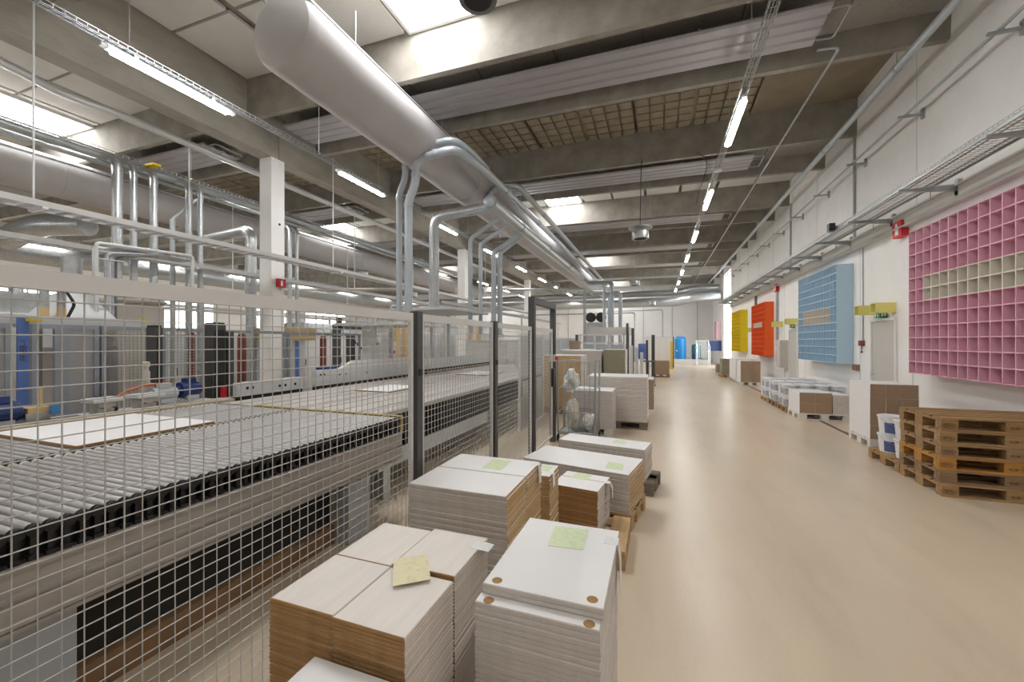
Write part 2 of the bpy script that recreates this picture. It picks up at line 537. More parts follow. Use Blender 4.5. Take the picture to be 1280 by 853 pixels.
for y, lab in cols:
    t = thing('column', lab, 'column', (-8.86, y + .18, 0))
    mb = MB()
    for z in (0,):
        mb.box(-9.05, -8.67, y, y + .36, 0, 6.12)
    mb.build('shaft', 'wall_white', t)
    MB().box(-9.045, -8.675, y + .005, y + .355, 0, .12).build('base_band', 'machine_grey', t)
    if y < 8:
        MB().tube((-8.668, y + .22, 4.55), (-8.66, y + .22, 4.55), .03).build('socket_hole', 'joint_dark', t)

# right wall details
def joint(n, x0, x1, y, z0, z1):
    struct(MB().box(x0, x1, y - .004, y + .004, z0, z1).build('trim_%d' % n, 'door_grey'))
n = 1
struct(MB().box(4.27, 4.4, YB, 28.9, 3.83, 3.86).box(4.33, 4.4, YB, 28.9, 3.86, 4.09).box(4.30, 4.4, YB, 28.9, 4.09, 4.12).build('trim_1', 'door_grey'))
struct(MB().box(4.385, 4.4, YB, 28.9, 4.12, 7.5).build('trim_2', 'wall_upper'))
for i, y in enumerate((2.1, 4.5, 6.9, 9.3, 11.7, 14.1, 16.5, 18.9, 21.3, 23.7, 26.1)):
    joint(3 + i, 4.380, 4.386, y, 4.12, 7.4)
for i, y in enumerate((9.45, 11.5, 15.2, 17.4, 22.3)):
    joint(20 + i, 4.395, 4.402, y, 0.0, 3.83)
for i, x in enumerate((-20, -16, -12, -8, -4, -1.2, 1.2, 3.2)):
    struct(MB().box(x - .03, x + .03, YF - .03, YF, 0, 6.5).build('trim_%d' % (30 + i), 'door_grey'))
# tall glazed opening at the far end of the right wall
wn = struct(thing('window_1', None, None, (XW + .15, 30.4, 0.02)))
MB().box(XW + .20, XW + .22, 28.9, 31.9, .02, 6.35).build('pane', 'window_day', wn)
fr = MB()
for y in (28.9, 30.35, 31.82): fr.box(XW + .1, XW + .18, y, y + .08, .02, 6.35)
for z in (.02, 2.2, 4.3, 6.27): fr.box(XW + .11, XW + .17, 28.98, 31.82, z, z + .08)
fr.build('frame', 'white_paint', wn)
# window band in the left wall
for i, (y0, y1) in enumerate(((7, 12.2), (15.5, 20), (22.5, 26), (28, 33))):
    wn = struct(thing('window_%d' % (i + 2), None, None, (XL, (y0 + y1) / 2, 2.6)))
    MB().box(XL + .01, XL + .03, y0, y1, 2.6, 4.3).build('pane', 'window_day', wn)
    fr = MB()
    k = y0
    while k < y1 + .01:
        fr.box(XL, XL + .08, k - .04, k + .04, 2.55, 4.35)
        k += (y1 - y0) / 4
    fr.box(XL, XL + .09, y0, y1, 2.5, 2.6).box(XL, XL + .09, y0, y1, 4.3, 4.38)
    fr.build('frame', 'white_paint', wn)
# doors in the right wall
for i, (y0, y1, z1) in enumerate(((9.95, 10.97, 2.17), (15.85, 16.8, 2.15))):
    d = struct(thing('door_%d' % (i + 1), None, None, (XW, (y0 + y1) / 2, 0)))
    MB().box(XW - .012, XW, y0 + .05, y1 - .05, 0.01, z1 - .05).build('leaf', 'door_grey', d)
    MB().box(XW - .035, XW, y0, y0 + .05, 0, z1).box(XW - .035, XW, y1 - .05, y1, 0, z1).box(XW - .035, XW, y0 + .05, y1 - .05, z1 - .05, z1).build('frame', 'white_paint', d)
    MB().path([(XW - .012, y1 - .12, 1.0), (XW - .06, y1 - .12, 1.0), (XW - .06, y1 - .24, 1.0)], .01, 8).build('handle', 'galv', d)
# painted line on the floor
struct(MB().box(3.24, 3.31, 6.3, 24, 0, .002).build('trim_50', 'line_dark'))
struct(MB().box(3.315, 3.335, 7.6, 9.3, 0, .0022).build('trim_51', 'line_red'))
# low platform before the end wall
struct(MB().box(.7, 3.4, 32, YF, 0, .375).build('trim_52', 'door_grey'))

# ================================================================== SERVICES UNDER THE ROOF
# LED battens on wire trays
def make_batten():
    t = thing('batten_light', '', 'light')
    MB().box(-.045, .045, -.80, .80, .0, .055).box(-.035, .035, -.86, -.80, .005, .045).box(-.035, .035, .80, .86, .005, .045).build('housing', 'lamp_body', t, local=True)
    d = MB()
    n = 8
    pr = [(.055 * math.cos(PI * k / n), -.035 * math.sin(PI * k / n)) for k in range(n + 1)]
    for k in range(n):
        d.quad([(pr[k][0], -.74, pr[k][1]), (pr[k + 1][0], -.74, pr[k + 1][1]), (pr[k + 1][0], .74, pr[k + 1][1]), (pr[k][0], .74, pr[k][1])])
    d.quad([(p[0], -.74, p[1]) for p in reversed(pr)]).quad([(p[0], .74, p[1]) for p in pr])
    d.build('diffuser', 'led', t, local=True)
    for y in (-.5, .5):
        MB().box(-.05, .05, y - .025, y + .025, .05, .098).build('bracket', 'galv', t, local=True)
    return t
bat0 = make_batten()
rows = [(1.26, -4.1, 9 + 1, 'white LED batten light on the wire tray above the aisle', 'lights above the aisle'),
        (-6.64, -4.1, 10, 'white LED batten light on the wire tray beside the concrete girder', 'lights beside the girder'),
        (-10.6, -4.1, 10, 'white LED batten light on the wire tray between the girder and the second fabric duct', 'lights beyond the girder'),
        (-21.3, .1, 9, 'white LED batten light under the roof near the window wall', 'lights by the window wall'),
        (-26.0, 3.9, 7, 'white LED batten light right in front of the left window band', 'lights at the left wall')]
first = True
for x, y0, cnt, lab, grp in rows:
    for k in range(cnt):
        loc = (x, y0 + 4.0 * k, 5.45)
        if first:
            bat0.location = loc; bat0['label'] = lab; bat0['group'] = grp; first = False
        else:
            copy_tree(bat0, loc, label=lab, group=grp)
def wire_tray(x, y0, y1, z, wd, lab, step=.10, h=.05, m='galv', r=.004):
    t = thing('wire_tray', lab, 'cable tray', (x, (y0 + y1) / 2, z))
    mb = MB()
    for dx in (-wd / 2, -wd / 6, wd / 6, wd / 2):
        mb.box(x + dx - r, x + dx + r, y0, y1, z - r, z + r)
    for dx in (-wd / 2, wd / 2):
        mb.box(x + dx - r, x + dx + r, y0, y1, z + h - r, z + h + r)
    mb.build('long_wires', m, t)
    mb = MB()
    y = y0
    while y < y1:
        mb.box(x - wd / 2, x + wd / 2, y - r, y + r, z - 2 * r, z - r)
        for dx in (-wd / 2, wd / 2):
            mb.box(x + dx - r, x + dx + r, y - r, y + r, z - r, z + h)
        y += step
    o = mb.build('cross_wires', m, t)
    o['kind'] = 'stuff'
    for yy in [r_ + .055 for p_ in PAIRS for r_ in p_]:
        if y0 < yy < y1:
            MB().box(x - wd / 2 - .012, x + wd / 2 + .012, yy - .02, yy + .02, z + h, z + h + .008).tube((x, yy, z + h), (x, yy, RB + slope(x)), .0045, 6).build('hanger', 'galv', t)
    MB().path([(x - .02, y0, z + .012), (x - .01, (y0 + y1) / 2, z + .012), (x - .02, y1, z + .012)], .008, 6).path([(x + .02, y0, z + .012), (x + .015, y1, z + .012)], .006, 6).build('cable', 'black_plastic', t)
    return t
wire_tray(1.26, -2, 36.5, 5.56, .11, 'slim wire cable tray carrying the lights above the aisle')
wire_tray(-6.64, -2, 36.5, 5.56, .11, 'slim wire cable tray carrying the lights beside the girder')
wire_tray(-10.6, -2, 36.5, 5.56, .14, 'slim wire cable tray carrying the lights beyond the girder')
wire_tray(-21.3, -1, 34, 5.56, .11, 'slim wire cable tray carrying the lights near the window wall', step=.3)
wire_tray(-26.0, 2, 30, 5.56, .11, 'slim wire cable tray carrying the lights right before the window wall', step=.3)

# radiant heating strips in the narrow bays
def radiant(x0, x1, y0, y1, z, lab, grp, ends=True):
    t = thing('radiant_panel', lab, 'heating panel', ((x0 + x1) / 2, (y0 + y1) / 2, z), grp)
    nt_ = 4
    wd = (y1 - y0) / nt_
    prof = []
    for i in range(nt_):
        b = y0 + i * wd
        prof += [(b, .028), (b + wd * .12, .0), (b + wd * .80, .0), (b + wd * .86, .022), (b + wd * .94, .022)]
    prof.append((y1, .028))
    mb = MB()
    for (ya, za), (yb, zb) in zip(prof[:-1], prof[1:]):
        a, b = slope(x0), slope(x1)
        mb.quad([(x0, ya, z + za + a), (x0, yb, z + zb + a), (x1, yb, z + zb + b), (x1, ya, z + za + b)])
    a, b = slope(x0), slope(x1)
    mb.quad([(x0, y0, z + .05 + a), (x1, y0, z + .05 + b), (x1, y1, z + .05 + b), (x0, y1, z + .05 + a)])
    mb.quad([(x0, y0, z + .028 + a), (x1, y0, z + .028 + b), (x1, y0, z + .05 + b), (x0, y0, z + .05 + a)])
    mb.quad([(x0, y1, z + .028 + a), (x0, y1, z + .05 + a), (x1, y1, z + .05 + b), (x1, y1, z + .028 + b)])
    mb.build('ribbed_sheet', 'radiant', t)
    for i in range(3):
        xx = x0 + (x1 - x0) * (i + .5) / 3
        MB().box(xx - .02, xx + .02, y0, y1, z + slope(xx) + .05, z + slope(xx) + .07).tube((xx, y0 + .1, z + slope(xx) + .06), (xx, y0 + .1, CN + slope(xx)), .004, 6).tube((xx, y1 - .1, z + slope(xx) + .06), (xx, y1 - .1, CN + slope(xx)), .004, 6).build('bracket', 'galv_dull', t)
    if ends:
        b = z + slope(x1) + .015
        MB().path([(x1, y0 + .12, b), (x1 + .25, y0 + .12, b), (x1 + .25, y1 - .16, b - .02), (x1 + .02, y1 - .16, b)], .016, 8, .07).build('pipe_loop', 'galv_dull', t)
    return t
nm = ['first', 'second', 'third', 'fourth', 'fifth', 'sixth']
for i, (a, b) in enumerate(PAIRS[2:8]):
    if b > YF - 1: break
    radiant(-8.3, 2.42, a + .62, a + 1.57, 6.60, 'ribbed grey radiant heating strip between roof ribs above the aisle', 'radiant strips above the aisle')
for i, (a, b) in enumerate(PAIRS[2:6]):
    radiant(-14.2, -10.9, a + .55, a + 1.55, 6.60, 'short ribbed radiant heating strip between roof ribs beyond the girder', 'radiant strips beyond the girder')
# thin heating pipe linking the strips, along the right side
t = thing('heating_pipe', 'thin grey heating pipe running under the ribs beside the radiant strips', 'pipe', (2.74, 18, 6.42))
MB().path([(2.45, 7.9, 6.46), (2.76, 7.9, 6.44), (2.76, 36, 6.44)], .022, 8, .12).path([(2.60, 7.0, 6.85), (2.66, 7.0, 6.80), (2.9, 4.4, 6.80)], .016, 8, .1).build('pipe', 'galv_dull', t, True)
for y in (10.9, 16.0, 21.0, 26.2):
    MB().box(2.745, 2.775, y - .02, y + .02, 6.41, 6.47).tube((2.76, y, 6.46), (2.76, y, 7.0), .003, 6).build('clip', 'steel_dark', t)
# conduit along the right wall under the rib ends
t = thing('wall_conduit', 'long grey steel conduit hung under the rib ends along the right wall', 'pipe', (3.79, 18, 6.23))
MB().path([(3.79, 3, 6.3), (3.79, 35.5, 6.3)], .062, 12).build('pipe', 'pipe_blue', t, True)
for y in (8.6, 11.7, 16.9, 21.9, 27.1):
    MB().tube((3.79, y - .03, 6.3), (3.79, y + .03, 6.3), .072, 12).tube((3.79, y, 6.36), (3.79, y, 6.56), .006, 6).build('coupling', 'galv_dull', t, True)
# small pipe on brackets on the right wall
t = thing('wall_pipe', 'slim steel pipe on small brackets high on the right wall', 'pipe', (4.15, 16, 5.69))
MB().path([(4.15, 3, 5.73), (4.15, 29, 5.73)], .024, 8).build('pipe', 'galv_dull', t, True)
y = 4.95
while y < 28:
    br = MB().box(4.02, 4.37, y - .022, y + .022, 5.665, 5.70).box(4.345, 4.385, y - .03, y + .03, 5.60, 5.78).box(4.12, 4.18, y - .025, y + .025, 5.70, 5.715)
    br.build('bracket', 'galv_dull', t)
    y += 2.07
# ladder cable tray along the right wall
t = thing('cable_ladder', 'wide wire mesh cable tray on steel brackets along the right wall', 'cable tray', (3.87, 14, 4.1))
mb = MB()
for x in (3.67, 3.77, 3.87, 3.97, 4.07):
    mb.box(x - .0045, x + .0045, 2.5, 30, 4.147, 4.153)
for x in (3.67, 4.07):
    for z in (4.18, 4.21): mb.box(x - .0045, x + .0045, 2.5, 30, z - .0045, z + .0045)
mb.build('long_wires', 'wire_grey', t)
mb = MB()
y = 2.5
while y < 30:
    mb.box(3.667, 4.073, y - .0045, y + .0045, 4.141, 4.147).box(3.667, 3.673, y - .0045, y + .0045, 4.147, 4.213).box(4.067, 4.073, y - .0045, y + .0045, 4.147, 4.213)
    y += .075
mb.build('cross_wires', 'wire_grey', t)['kind'] = 'stuff'
mb = MB()
for x, r_ in ((3.72, .012), (3.80, .009), (4.0, .012)):
    mb.path([(x, 2.5, 4.165), (x + .01, 12, 4.165), (x, 30, 4.165)], r_, 6)
mb.build('cable', 'steel_dark', t, True)
MB().box(3.655, 3.668, 2.5, 30, 4.12, 4.16).box(4.072, 4.085, 2.5, 30, 4.12, 4.16).build('side_rail', 'galv_dull', t)
y = 6.35
while y < 29:
    a = MB().bbox8([(3.62, y - .022, 4.09), (4.33, y - .022, 4.02), (4.33, y + .022, 4.02), (3.62, y + .022, 4.09), (3.62, y - .022, 4.12), (4.33, y - .022, 4.12), (4.33, y + .022, 4.12), (3.62, y + .022, 4.12)])
    a.box(4.33, 4.385, y - .04, y + .04, 3.95, 4.2).tube((4.12, y + .2, 4.10), (4.12, y + .2, 4.0), .006, 6).tube((4.12, y + .2, 4.0), (4.16, y + .2, 3.98), .006, 6)
    a.build('bracket', 'galv_dull', t)
    y += 1.83
one('floodlight', MB().box(3.55, 3.66, 10.72, 10.86, 4.13, 4.30).box(3.66, 3.72, 10.76, 10.82, 4.155, 4.24).tube((3.56, 10.60, 4.22), (3.58, 10.74, 4.22), .05, 10), 'black_plastic', 'small black floodlight clamped to the wall cable tray', 'light')
one('wall_conduit', MB().tube((4.36, 9.48, 4.0), (4.36, 9.48, 3.86), .014, 8).tube((4.385, 11.33, 3.83), (4.385, 11.33, 1.72), .014, 8), 'galv_dull', 'thin conduit running down the right wall to the purple alarm box', 'pipe')
one('alarm_box', MB().box(4.32, 4.398, 11.27, 11.39, 1.60, 1.72).tube((4.36, 11.33, 1.60), (4.36, 11.33, 1.50), .012, 8).lathe([(.005, 0), (.03, .0), (.014, .05)], (4.36, 11.33, 1.44), 10), 'tube_red', 'small dark red alarm box beside the grey door', 'alarm')
for y in (11.69, 16.55):
    one('vertical_rail', MB().box(4.34, 4.383, y - .03, y + .03, 4.15, 6.5), 'galv_dull', 'perforated steel rail standing vertical high on the right wall', 'rail', 'vertical rails on the right wall')

# the big fabric duct and its twin
def fabric_duct(x, z, r, y0, y1, lab, bands):
    t = thing('fabric_duct', lab, 'duct', (x, (y0 + y1) / 2, z - r))
    n = 40
    mb = MB()
    prof = [(r * .10, y0 - .075), (r * .45, y0 - .07), (r * .78, y0 - .045), (r * .93, y0 - .015), (r * .985, y0 + .04), (r, y0 + .12)]
    y = y0 + .12
    while y < y1 - .2:
        y = min(y + 1.0, y1 - .1)
        prof.append((r, y))
    prof += [(r * .8, y1), (r * .3, y1 + .05)]
    mb.lathe(prof, (x, 0, z), n, 'y')
    mb.build('sleeve', 'duct_fabric', t, True)
    for yb in bands:
        MB().lathe([(r, yb - .012), (r + .006, yb - .008), (r + .006, yb + .008), (r, yb + .012)], (x, 0, z), n, 'y').build('seam', 'duct_fabric', t, True)
    a = math.radians(36)
    dx, dz = math.cos(a) * r, math.sin(a) * r
    MB().tube((x + dx, y0 - .02, z + dz), (x + dx, y1, z + dz), .016, 8).build('rail', 'steel_dark', t, True)
    MB().tube((x + r * 1.01 * math.cos(a + .09), y0 - .02, z + r * 1.01 * math.sin(a + .09)), (x + r * 1.01 * math.cos(a + .09), y1, z + r * 1.01 * math.sin(a + .09)), .02, 8).build('rail', 'duct_rail', t, True)
    MB().tube((x - .10, y0, z + r * .985), (x - .10, y1, z + r * .985), .02, 8).build('rail', 'duct_rail', t, True)
    y = y0 + .9
    hg = []
    while y < y1:
        MB().tube((x + dx, y, z + dz), (x + dx, y, 6.62), .005, 6).build('hanger', 'galv', t)
        y += 2.56
    return t
fabric_duct(-4.65, 5.80, .52, 3.97, 32.5, 'large grey fabric air duct hanging over the fenced conveyor', (9.2, 14.3, 19.4, 24.5, 29.6))
fabric_duct(-15.0, 6.05, .52, 1.0, 33.0, 'grey fabric air duct hanging further back beyond the girder', (6.0, 11.2, 16.4, 21.5))
one('duct_rail', MB().tube((-5.0, 2.2, 6.48), (-5.0, 4.6, 6.36), .035, 10).tube((-5.09, 2.2, 6.48), (-5.09, 4.6, 6.36), .02, 8).tube((-5.0, 3.0, 6.45), (-5.0, 3.0, 7.46), .006, 6), 'galv', 'short bright steel rail meeting the end of the big fabric duct', 'rail')

# two pale blue pipes climbing beside the duct, then running along it
def pipe_thing(lab, pts, r, m, bend, couplings=(), cat='pipe', name='pipe', n=14):
    t = thing(name, lab, cat, tuple(pts[0]))
    MB().path(pts, r, n, bend, 6).build('tube', m, t, True)
    for (p, q) in couplings:
        MB().tube(p, q, r * 1.12, n).build('coupling', m, t, True)
    return t
def cpl(x, y, z, ax, h=.035):
    d = {'x': (h, 0, 0), 'y': (0, h, 0), 'z': (0, 0, h)}[ax]
    return ((x - d[0], y - d[1], z - d[2]), (x + d[0], y + d[1], z + d[2]))
pipe_thing('slim pale blue pipe rising over the fence and bending beside the duct', [(-5.05, 7.1, 2.0), (-5.05, 7.1, 4.78), (-4.9, 7.1, 5.05), (-4.9, 7.1, 5.62), (-3.78, 7.1, 5.70), (-3.62, 7.6, 5.62), (-3.62, 8.4, 5.60)], .062, 'pipe_blue', .22,
           [cpl(-5.05, 7.1, 4.66, 'z'), cpl(-4.9, 7.1, 5.28, 'z'), cpl(-4.35, 7.1, 5.66, 'x'), cpl(-5.05, 7.1, 2.95, 'z')])
pipe_thing('thicker pale blue pipe rising over the fence and running along the duct', [(-4.72, 6.95, 2.0), (-4.72, 6.95, 4.55), (-4.55, 6.95, 4.85), (-4.55, 6.95, 5.33), (-3.68, 6.95, 5.42), (-3.62, 8.2, 5.52), (-3.55, 30, 5.5)], .082, 'pipe_blue', .25,
           [cpl(-4.72, 6.95, 4.44, 'z'), cpl(-4.55, 6.95, 5.03, 'z'), cpl(-4.1, 6.95, 5.38, 'x'), cpl(-4.72, 6.95, 2.85, 'z')] + [cpl(-3.6, y, 5.515, 'y', .05) for y in (9.6, 12.5, 15.5, 18.5, 22)])
pipe_thing('upper grey pipe bending round and running above the pale blue pipe', [(-4.2, 9.7, 5.25), (-4.0, 9.7, 5.72), (-3.45, 9.9, 5.78), (-3.30, 10.6, 5.62), (-3.25, 28, 5.55)], .075, 'galv_dull', .25,
           [cpl(-3.29, y, 5.61, 'y', .05) for y in (12, 15, 18.5)])
hd = pipe_thing('capped spiral header duct hanging below the fabric duct', [(-3.72, 8.75, 5.0), (-3.72, 29, 5.0)], .15, 'galv', 0, [cpl(-3.72, y, 5.0, 'y', .04) for y in (8.83, 11, 14, 17.5, 21)], 'duct', 'header_duct', 20)
MB().lathe([(.02, -.06), (.10, -.05), (.145, -.01), (.155, .02)], (-3.72, 8.75, 5.0), 20, 'y').build('end_cap', 'pipe_blue', hd, True)
def spiral(lab, pts, r, bend, m='galv'):
    t = thing('spiral_duct', lab, 'duct', tuple(pts[0]))
    MB().path(pts, r, 18, bend, 8).build('tube', m, t, True)
    mb = MB()
    P = [Vector(p) for p in pts]
    for a, b in zip(P[:-1], P[1:]):
        L = (b - a).length
        d = (b - a).normalized()
        k = bend + .06
        while k < L - bend - .04:
            c = a + d * k
            mb.tube(c - d * .006, c + d * .006, r + .005, 18, caps=False)
            k += .14
    if mb.v:
        mb.build('spiral_seams', m, t, True)['kind'] = 'stuff'
    return t
spiral('spiral duct elbow dropping from the header duct onto the machine roof', [(-3.75, 9.0, 4.95), (-5.35, 9.0, 4.86), (-5.35, 9.0, 2.5)], .125, .32)
for x, y, r_, lab in ((-4.62, 9.6, .055, 'thin grey branch pipe next to the spiral elbow, slanting up to the header'),
                      (-4.62, 10.25, .055, 'thin grey branch pipe, second from the spiral elbow, slanting up to the header'),
                      (-4.66, 11.3, .075, 'thick grey branch pipe of a pair slanting up to the header'),
                      (-4.52, 11.45, .075, 'thick grey branch pipe behind its twin, slanting up to the header')):
    pipe_thing(lab, [(x, y, 1.9), (x, y, 4.40), (-3.80, y + .12, 4.92)], r_, 'pipe_blue', .10, [cpl(x, y, 4.25, 'z'), cpl(x, y, 2.9, 'z')])
# distant risers
for i, (x, y, r_, zt) in enumerate(((-2.75, 22.5, .085, 4.9), (-2.35, 22.6, .12, 4.95), (-1.90, 22.6, .10, 4.35), (-2.55, 23.2, .09, 4.5))):
    pipe_thing(['slim far riser pipe bending under the roof, outermost of the bundle', 'widest far riser pipe in the bundle above the distant machine', 'far riser pipe bending over to the right of the bundle', 'far riser pipe half hidden behind the bundle'][i],
               [(x, y, 0), (x, y, zt), (x - .9 - .3 * i, y, zt)], r_, 'pipe_blue', .25, [cpl(x, y, 3.2, 'z')])
pipe_thing('square steel support post standing before the far risers', [(-3.65, 21.5, 0), (-3.65, 21.5, 4.55)], .09, 'galv_dull', 0, (), 'post', 'support_post', 4)
pipe_thing('long horizontal steel bar crossing above the machines to the support post', [(-8.3, 19.8, 4.45), (-3.65, 21.5, 4.5)], .06, 'galv_dull', 0, (), 'bar', 'steel_bar', 8)
# round metal destratifiers
def canister(x, y, z, r, lab, grp=None, top=7.3, dark=False):
    t = thing('ceiling_fan_heater', lab, 'air blower', (x, y, z), grp)
    MB().lathe([(r * .75, 0), (r * .98, .0), (r, .02), (r, .42 * r * 2), (r * .96, .44 * r * 2)], (x, y, z), 24).build('drum', 'steel_dark' if dark else 'galv', t, True)
    MB().lathe([(r * 1.42, 0), (r * 1.42, .02), (r * .3, .05)], (x, y, z + .44 * r * 2 + .10), 24).build('top_plate', 'galv_dull', t, True)
    MB().lathe([(r * .28, -.012), (r * .72, -.006), (r * .74, .004)], (x, y, z), 20).build('grille', 'black_matt', t, True)
    mb = MB()
    for k in range(4):
        a = PI / 4 + PI / 2 * k
        mb.tube((x + r * .8 * math.cos(a), y + r * .8 * math.sin(a), z + .38 * r * 2), (x + r * .8 * math.cos(a), y + r * .8 * math.sin(a), z + .44 * r * 2 + .11), .008, 6)
    mb.tube((x, y, z + .44 * r * 2 + .1), (x, y, top), .006, 6).tube((x + r * 1.2, y, z + .44 * r * 2 + .1), (x + r * 1.0, y, top), .003, 6)
    mb.build('hanger', 'galv_dull', t)
    return t
canister(-2.03, 4.42, 5.80, .235, 'dark round blower seen from below beside the nearest skylight', dark=True)
MB_ = [(-.5, 13.0, 4.85, .25, 'round metal air blower hanging over the aisle, the larger one with a black cable'), (-1.1, 21.5, 4.55, .25, 'round metal air blower hanging over the aisle behind the larger one'), (-.35, 30.0, 4.25, .25, 'smallest round metal air blower before the silver cross ducts'),
       (-16.9, 13.2, 4.65, .28, 'round metal air blower hanging behind the tall pipes'), (-13.8, 16.4, 4.9, .26, 'round metal air blower under the second fabric duct'), (-12.0, 18.0, 4.0, .26, 'lower round metal air blower above the white machine frame')]
for x, y, z, r_, lab in MB_:
    canister(x, y, z, r_, lab)
one('hanging_cable', MB().path([(-.4, 11.62, 6.72), (-.40, 11.3, 6.5), (-.42, 11.4, 6.2), (-.5, 12.9, 5.2)], .012, 6, .2), 'black_plastic', 'black cable drooping from the rib to the hanging blower', 'cable')
one('hanging_cable', MB().path([(.95, 11.5, 6.6), (1.15, 11.45, 6.45), (1.2, 11.5, 6.2), (1.02, 12.6, 5.6)], .010, 6, .2), 'black_plastic', 'black cable looping down to the aisle light tray', 'cable')
one('smoke_detector', MB().lathe([(.03, 0), (.085, .02), (.09, .05), (.06, .09)], (1.26, 10.0, 5.465), 16), 'white_paint', 'white round detector under the aisle light tray', 'detector', smooth=True)
# silver ducts crossing before the end wall
spiral('upper silver duct crossing the hall in front of the end wall', [(-24, 34.0, 5.45), (1.4, 34.0, 5.5), (2.6, 33.6, 5.72), (4.3, 33.6, 5.72)], .26, .5)
spiral('lower thicker silver duct crossing the hall in front of the end wall', [(-24, 33.4, 4.72), (1.3, 33.4, 4.74), (2.6, 32.8, 5.0), (4.3, 32.8, 5.05)], .36, .6)
one('fire_pipe', MB().path([(-12, 35.2, 4.1), (-1.8, 35.2, 4.1), (-1.8, 35.2, 0)], .06, 8, .2), 'galv_dull', 'grey pipe turning down the end wall from a long horizontal run', 'pipe', smooth=True)
one('fire_pipe', MB().path([(-4.2, 36, 4.3), (.4, 36, 4.35), (.4, 36, 0)], .045, 8, .2), 'galv_dull', 'slim grey pipe dropping down the end wall behind the white cabinets', 'pipe', smooth=True)
# left side: big round ducts along the window wall
spiral('huge silver round duct running along the hall before the window wall', [(-21.8, 2.0, 5.0), (-21.8, 34, 5.0)], .42, 0)
spiral('second silver round duct lower down before the window wall', [(-23.4, 2.0, 4.25), (-23.4, 34, 4.25)], .28, 0)
spiral('short bulging silver elbow rising from the huge round duct', [(-21.3, 7.2, 5.2), (-20.2, 7.6, 5.75), (-18.6, 8.2, 5.75)], .38, .5)
spiral('narrow silver drop pipe joining the huge round duct from above', [(-20.6, 5.4, 7.57), (-20.6, 5.5, 5.9), (-20.9, 6.2, 5.4)], .2, .3)
spiral('flexible cream ended silver elbow just above the fence top rail', [(-19.6, 5.55, 3.76), (-17.8, 6.25, 3.76), (-17.8, 6.25, 0)], .15, .25)
# pale round pipe beside the girder with an offset
one('roof_drain', MB().path([(-9.55, -2, 6.02), (-9.55, 3.35, 6.02), (-9.75, 3.9, 6.0), (-9.55, 4.5, 5.98), (-9.55, 37, 5.9)], .075, 12, .3), 'duct_rail', 'pale grey drain pipe running beside the girder with an offset', 'pipe', smooth=True)
# cable trays left of the fence
def deep_tray(lab, x, y0, y1, z, wd=.30, hang=()):
    t = thing('cable_tray', lab, 'cable tray', (x, (y0 + y1) / 2, z))
    mb = MB().box(x - wd / 2, x - wd / 2 + .012, y0, y1, z, z + .085).box(x + wd / 2 - .012, x + wd / 2, y0, y1, z, z + .085)
    mb.build('side_rail', 'wire_grey', t)
    mb = MB()
    y = y0
    while y < y1:
        mb.box(x - wd / 2 + .012, x + wd / 2 - .012, y, y + .07, z, z + .012)
        y += .19
    mb.build('rungs', 'wire_grey', t)['kind'] = 'stuff'
    mb = MB()
    for k in range(4):
        xx = x - wd * .3 + wd * .2 * k
        mb.path([(xx, y0, z + .03), (xx + .02, (y0 + y1) / 2, z + .035), (xx - .01, y1, z + .03)], .014, 6)
    mb.build('cable', 'label_grey', t, True)
    for y in hang:
        MB().tube((x - wd * .35, y, z + .02), (x - wd * .35, y, 6.12 if x < -8.6 else 6.64), .012, 6).box(x - wd / 2 - .02, x + wd / 2 + .02, y - .03, y + .03, z - .03, z).build('hanger', 'machine_light', t)
    return t
deep_tray('pale cable tray passing before the column with fire sign', -8.1, 1.0, 26, 3.55, .34, (3.05, 8.6, 13.7, 18.8))
deep_tray('pale lower cable tray running beside the tray at the column', -9.5, 1.0, 20, 3.30, .30, (5.9, 11))
deep_tray('pale cable tray crossing far behind toward the end wall', -12.5, 6.0, 33, 3.1, .3, (9, 14, 19, 24, 29))

# ================================================================== SAFETY FENCE
XF = -1.67
FT = 1.905
def part_empty(name, parent, loc):
    o = bpy.data.objects.new(name, None)
    o.empty_display_size = .1
    C.objects.link(o)
    o.parent = parent
    off = Vector((0, 0, 0)); q = parent
    while q is not None:
        off += q.location; q = q.parent
    o.location = Vector(loc) - off
    return o
def mesh_panel(parent, y0, y1, z0=.10, z1=FT, x=XF, name='mesh_panel', fr=.056, step=.05, m='fence_grey', rw=.0021):
    t = part_empty(name, parent, (x, (y0 + y1) / 2, z0))
    a = .013
    MB().box(x - a, x + a, y0, y1, z1 - fr, z1).build('top_rail', m, t)
    MB().box(x - a, x + a, y0, y1, z0, z0 + fr * .5).build('bottom_rail', m, t)
    for ya, yb in ((y0, y0 + fr * .5), (y1 - fr * .5, y1)):
        MB().box(x - a, x + a, ya, yb, z0 + fr * .5, z1 - fr).build('stile', m, t)
    mb = MB()
    y = y0 + fr * .5 + step * .6
    while y < y1 - fr * .5:
        mb.tube((x, y, z0 + .02), (x, y, z1 - fr + .004), rw, 6, caps=False)
        y += step
    z = z0 + fr * .5 + step * .8
    while z < z1 - fr:
        mb.tube((x + rw * 1.8, y0 + .01, z), (x + rw * 1.8, y1 - .01, z), rw, 6, caps=False)
        z += step
    mb.build('wire_mesh', 'wire_grey', t, True)['kind'] = 'stuff'
    return t
fence = thing('safety_fence', 'grey wire mesh safety fence with dark posts along the conveyor', 'fence', (XF, 2.7, 0))
mesh_panel(fence, .12, 2.50)
mesh_panel(fence, 2.61, 4.00)
mesh_panel(fence, 4.10, 5.42)
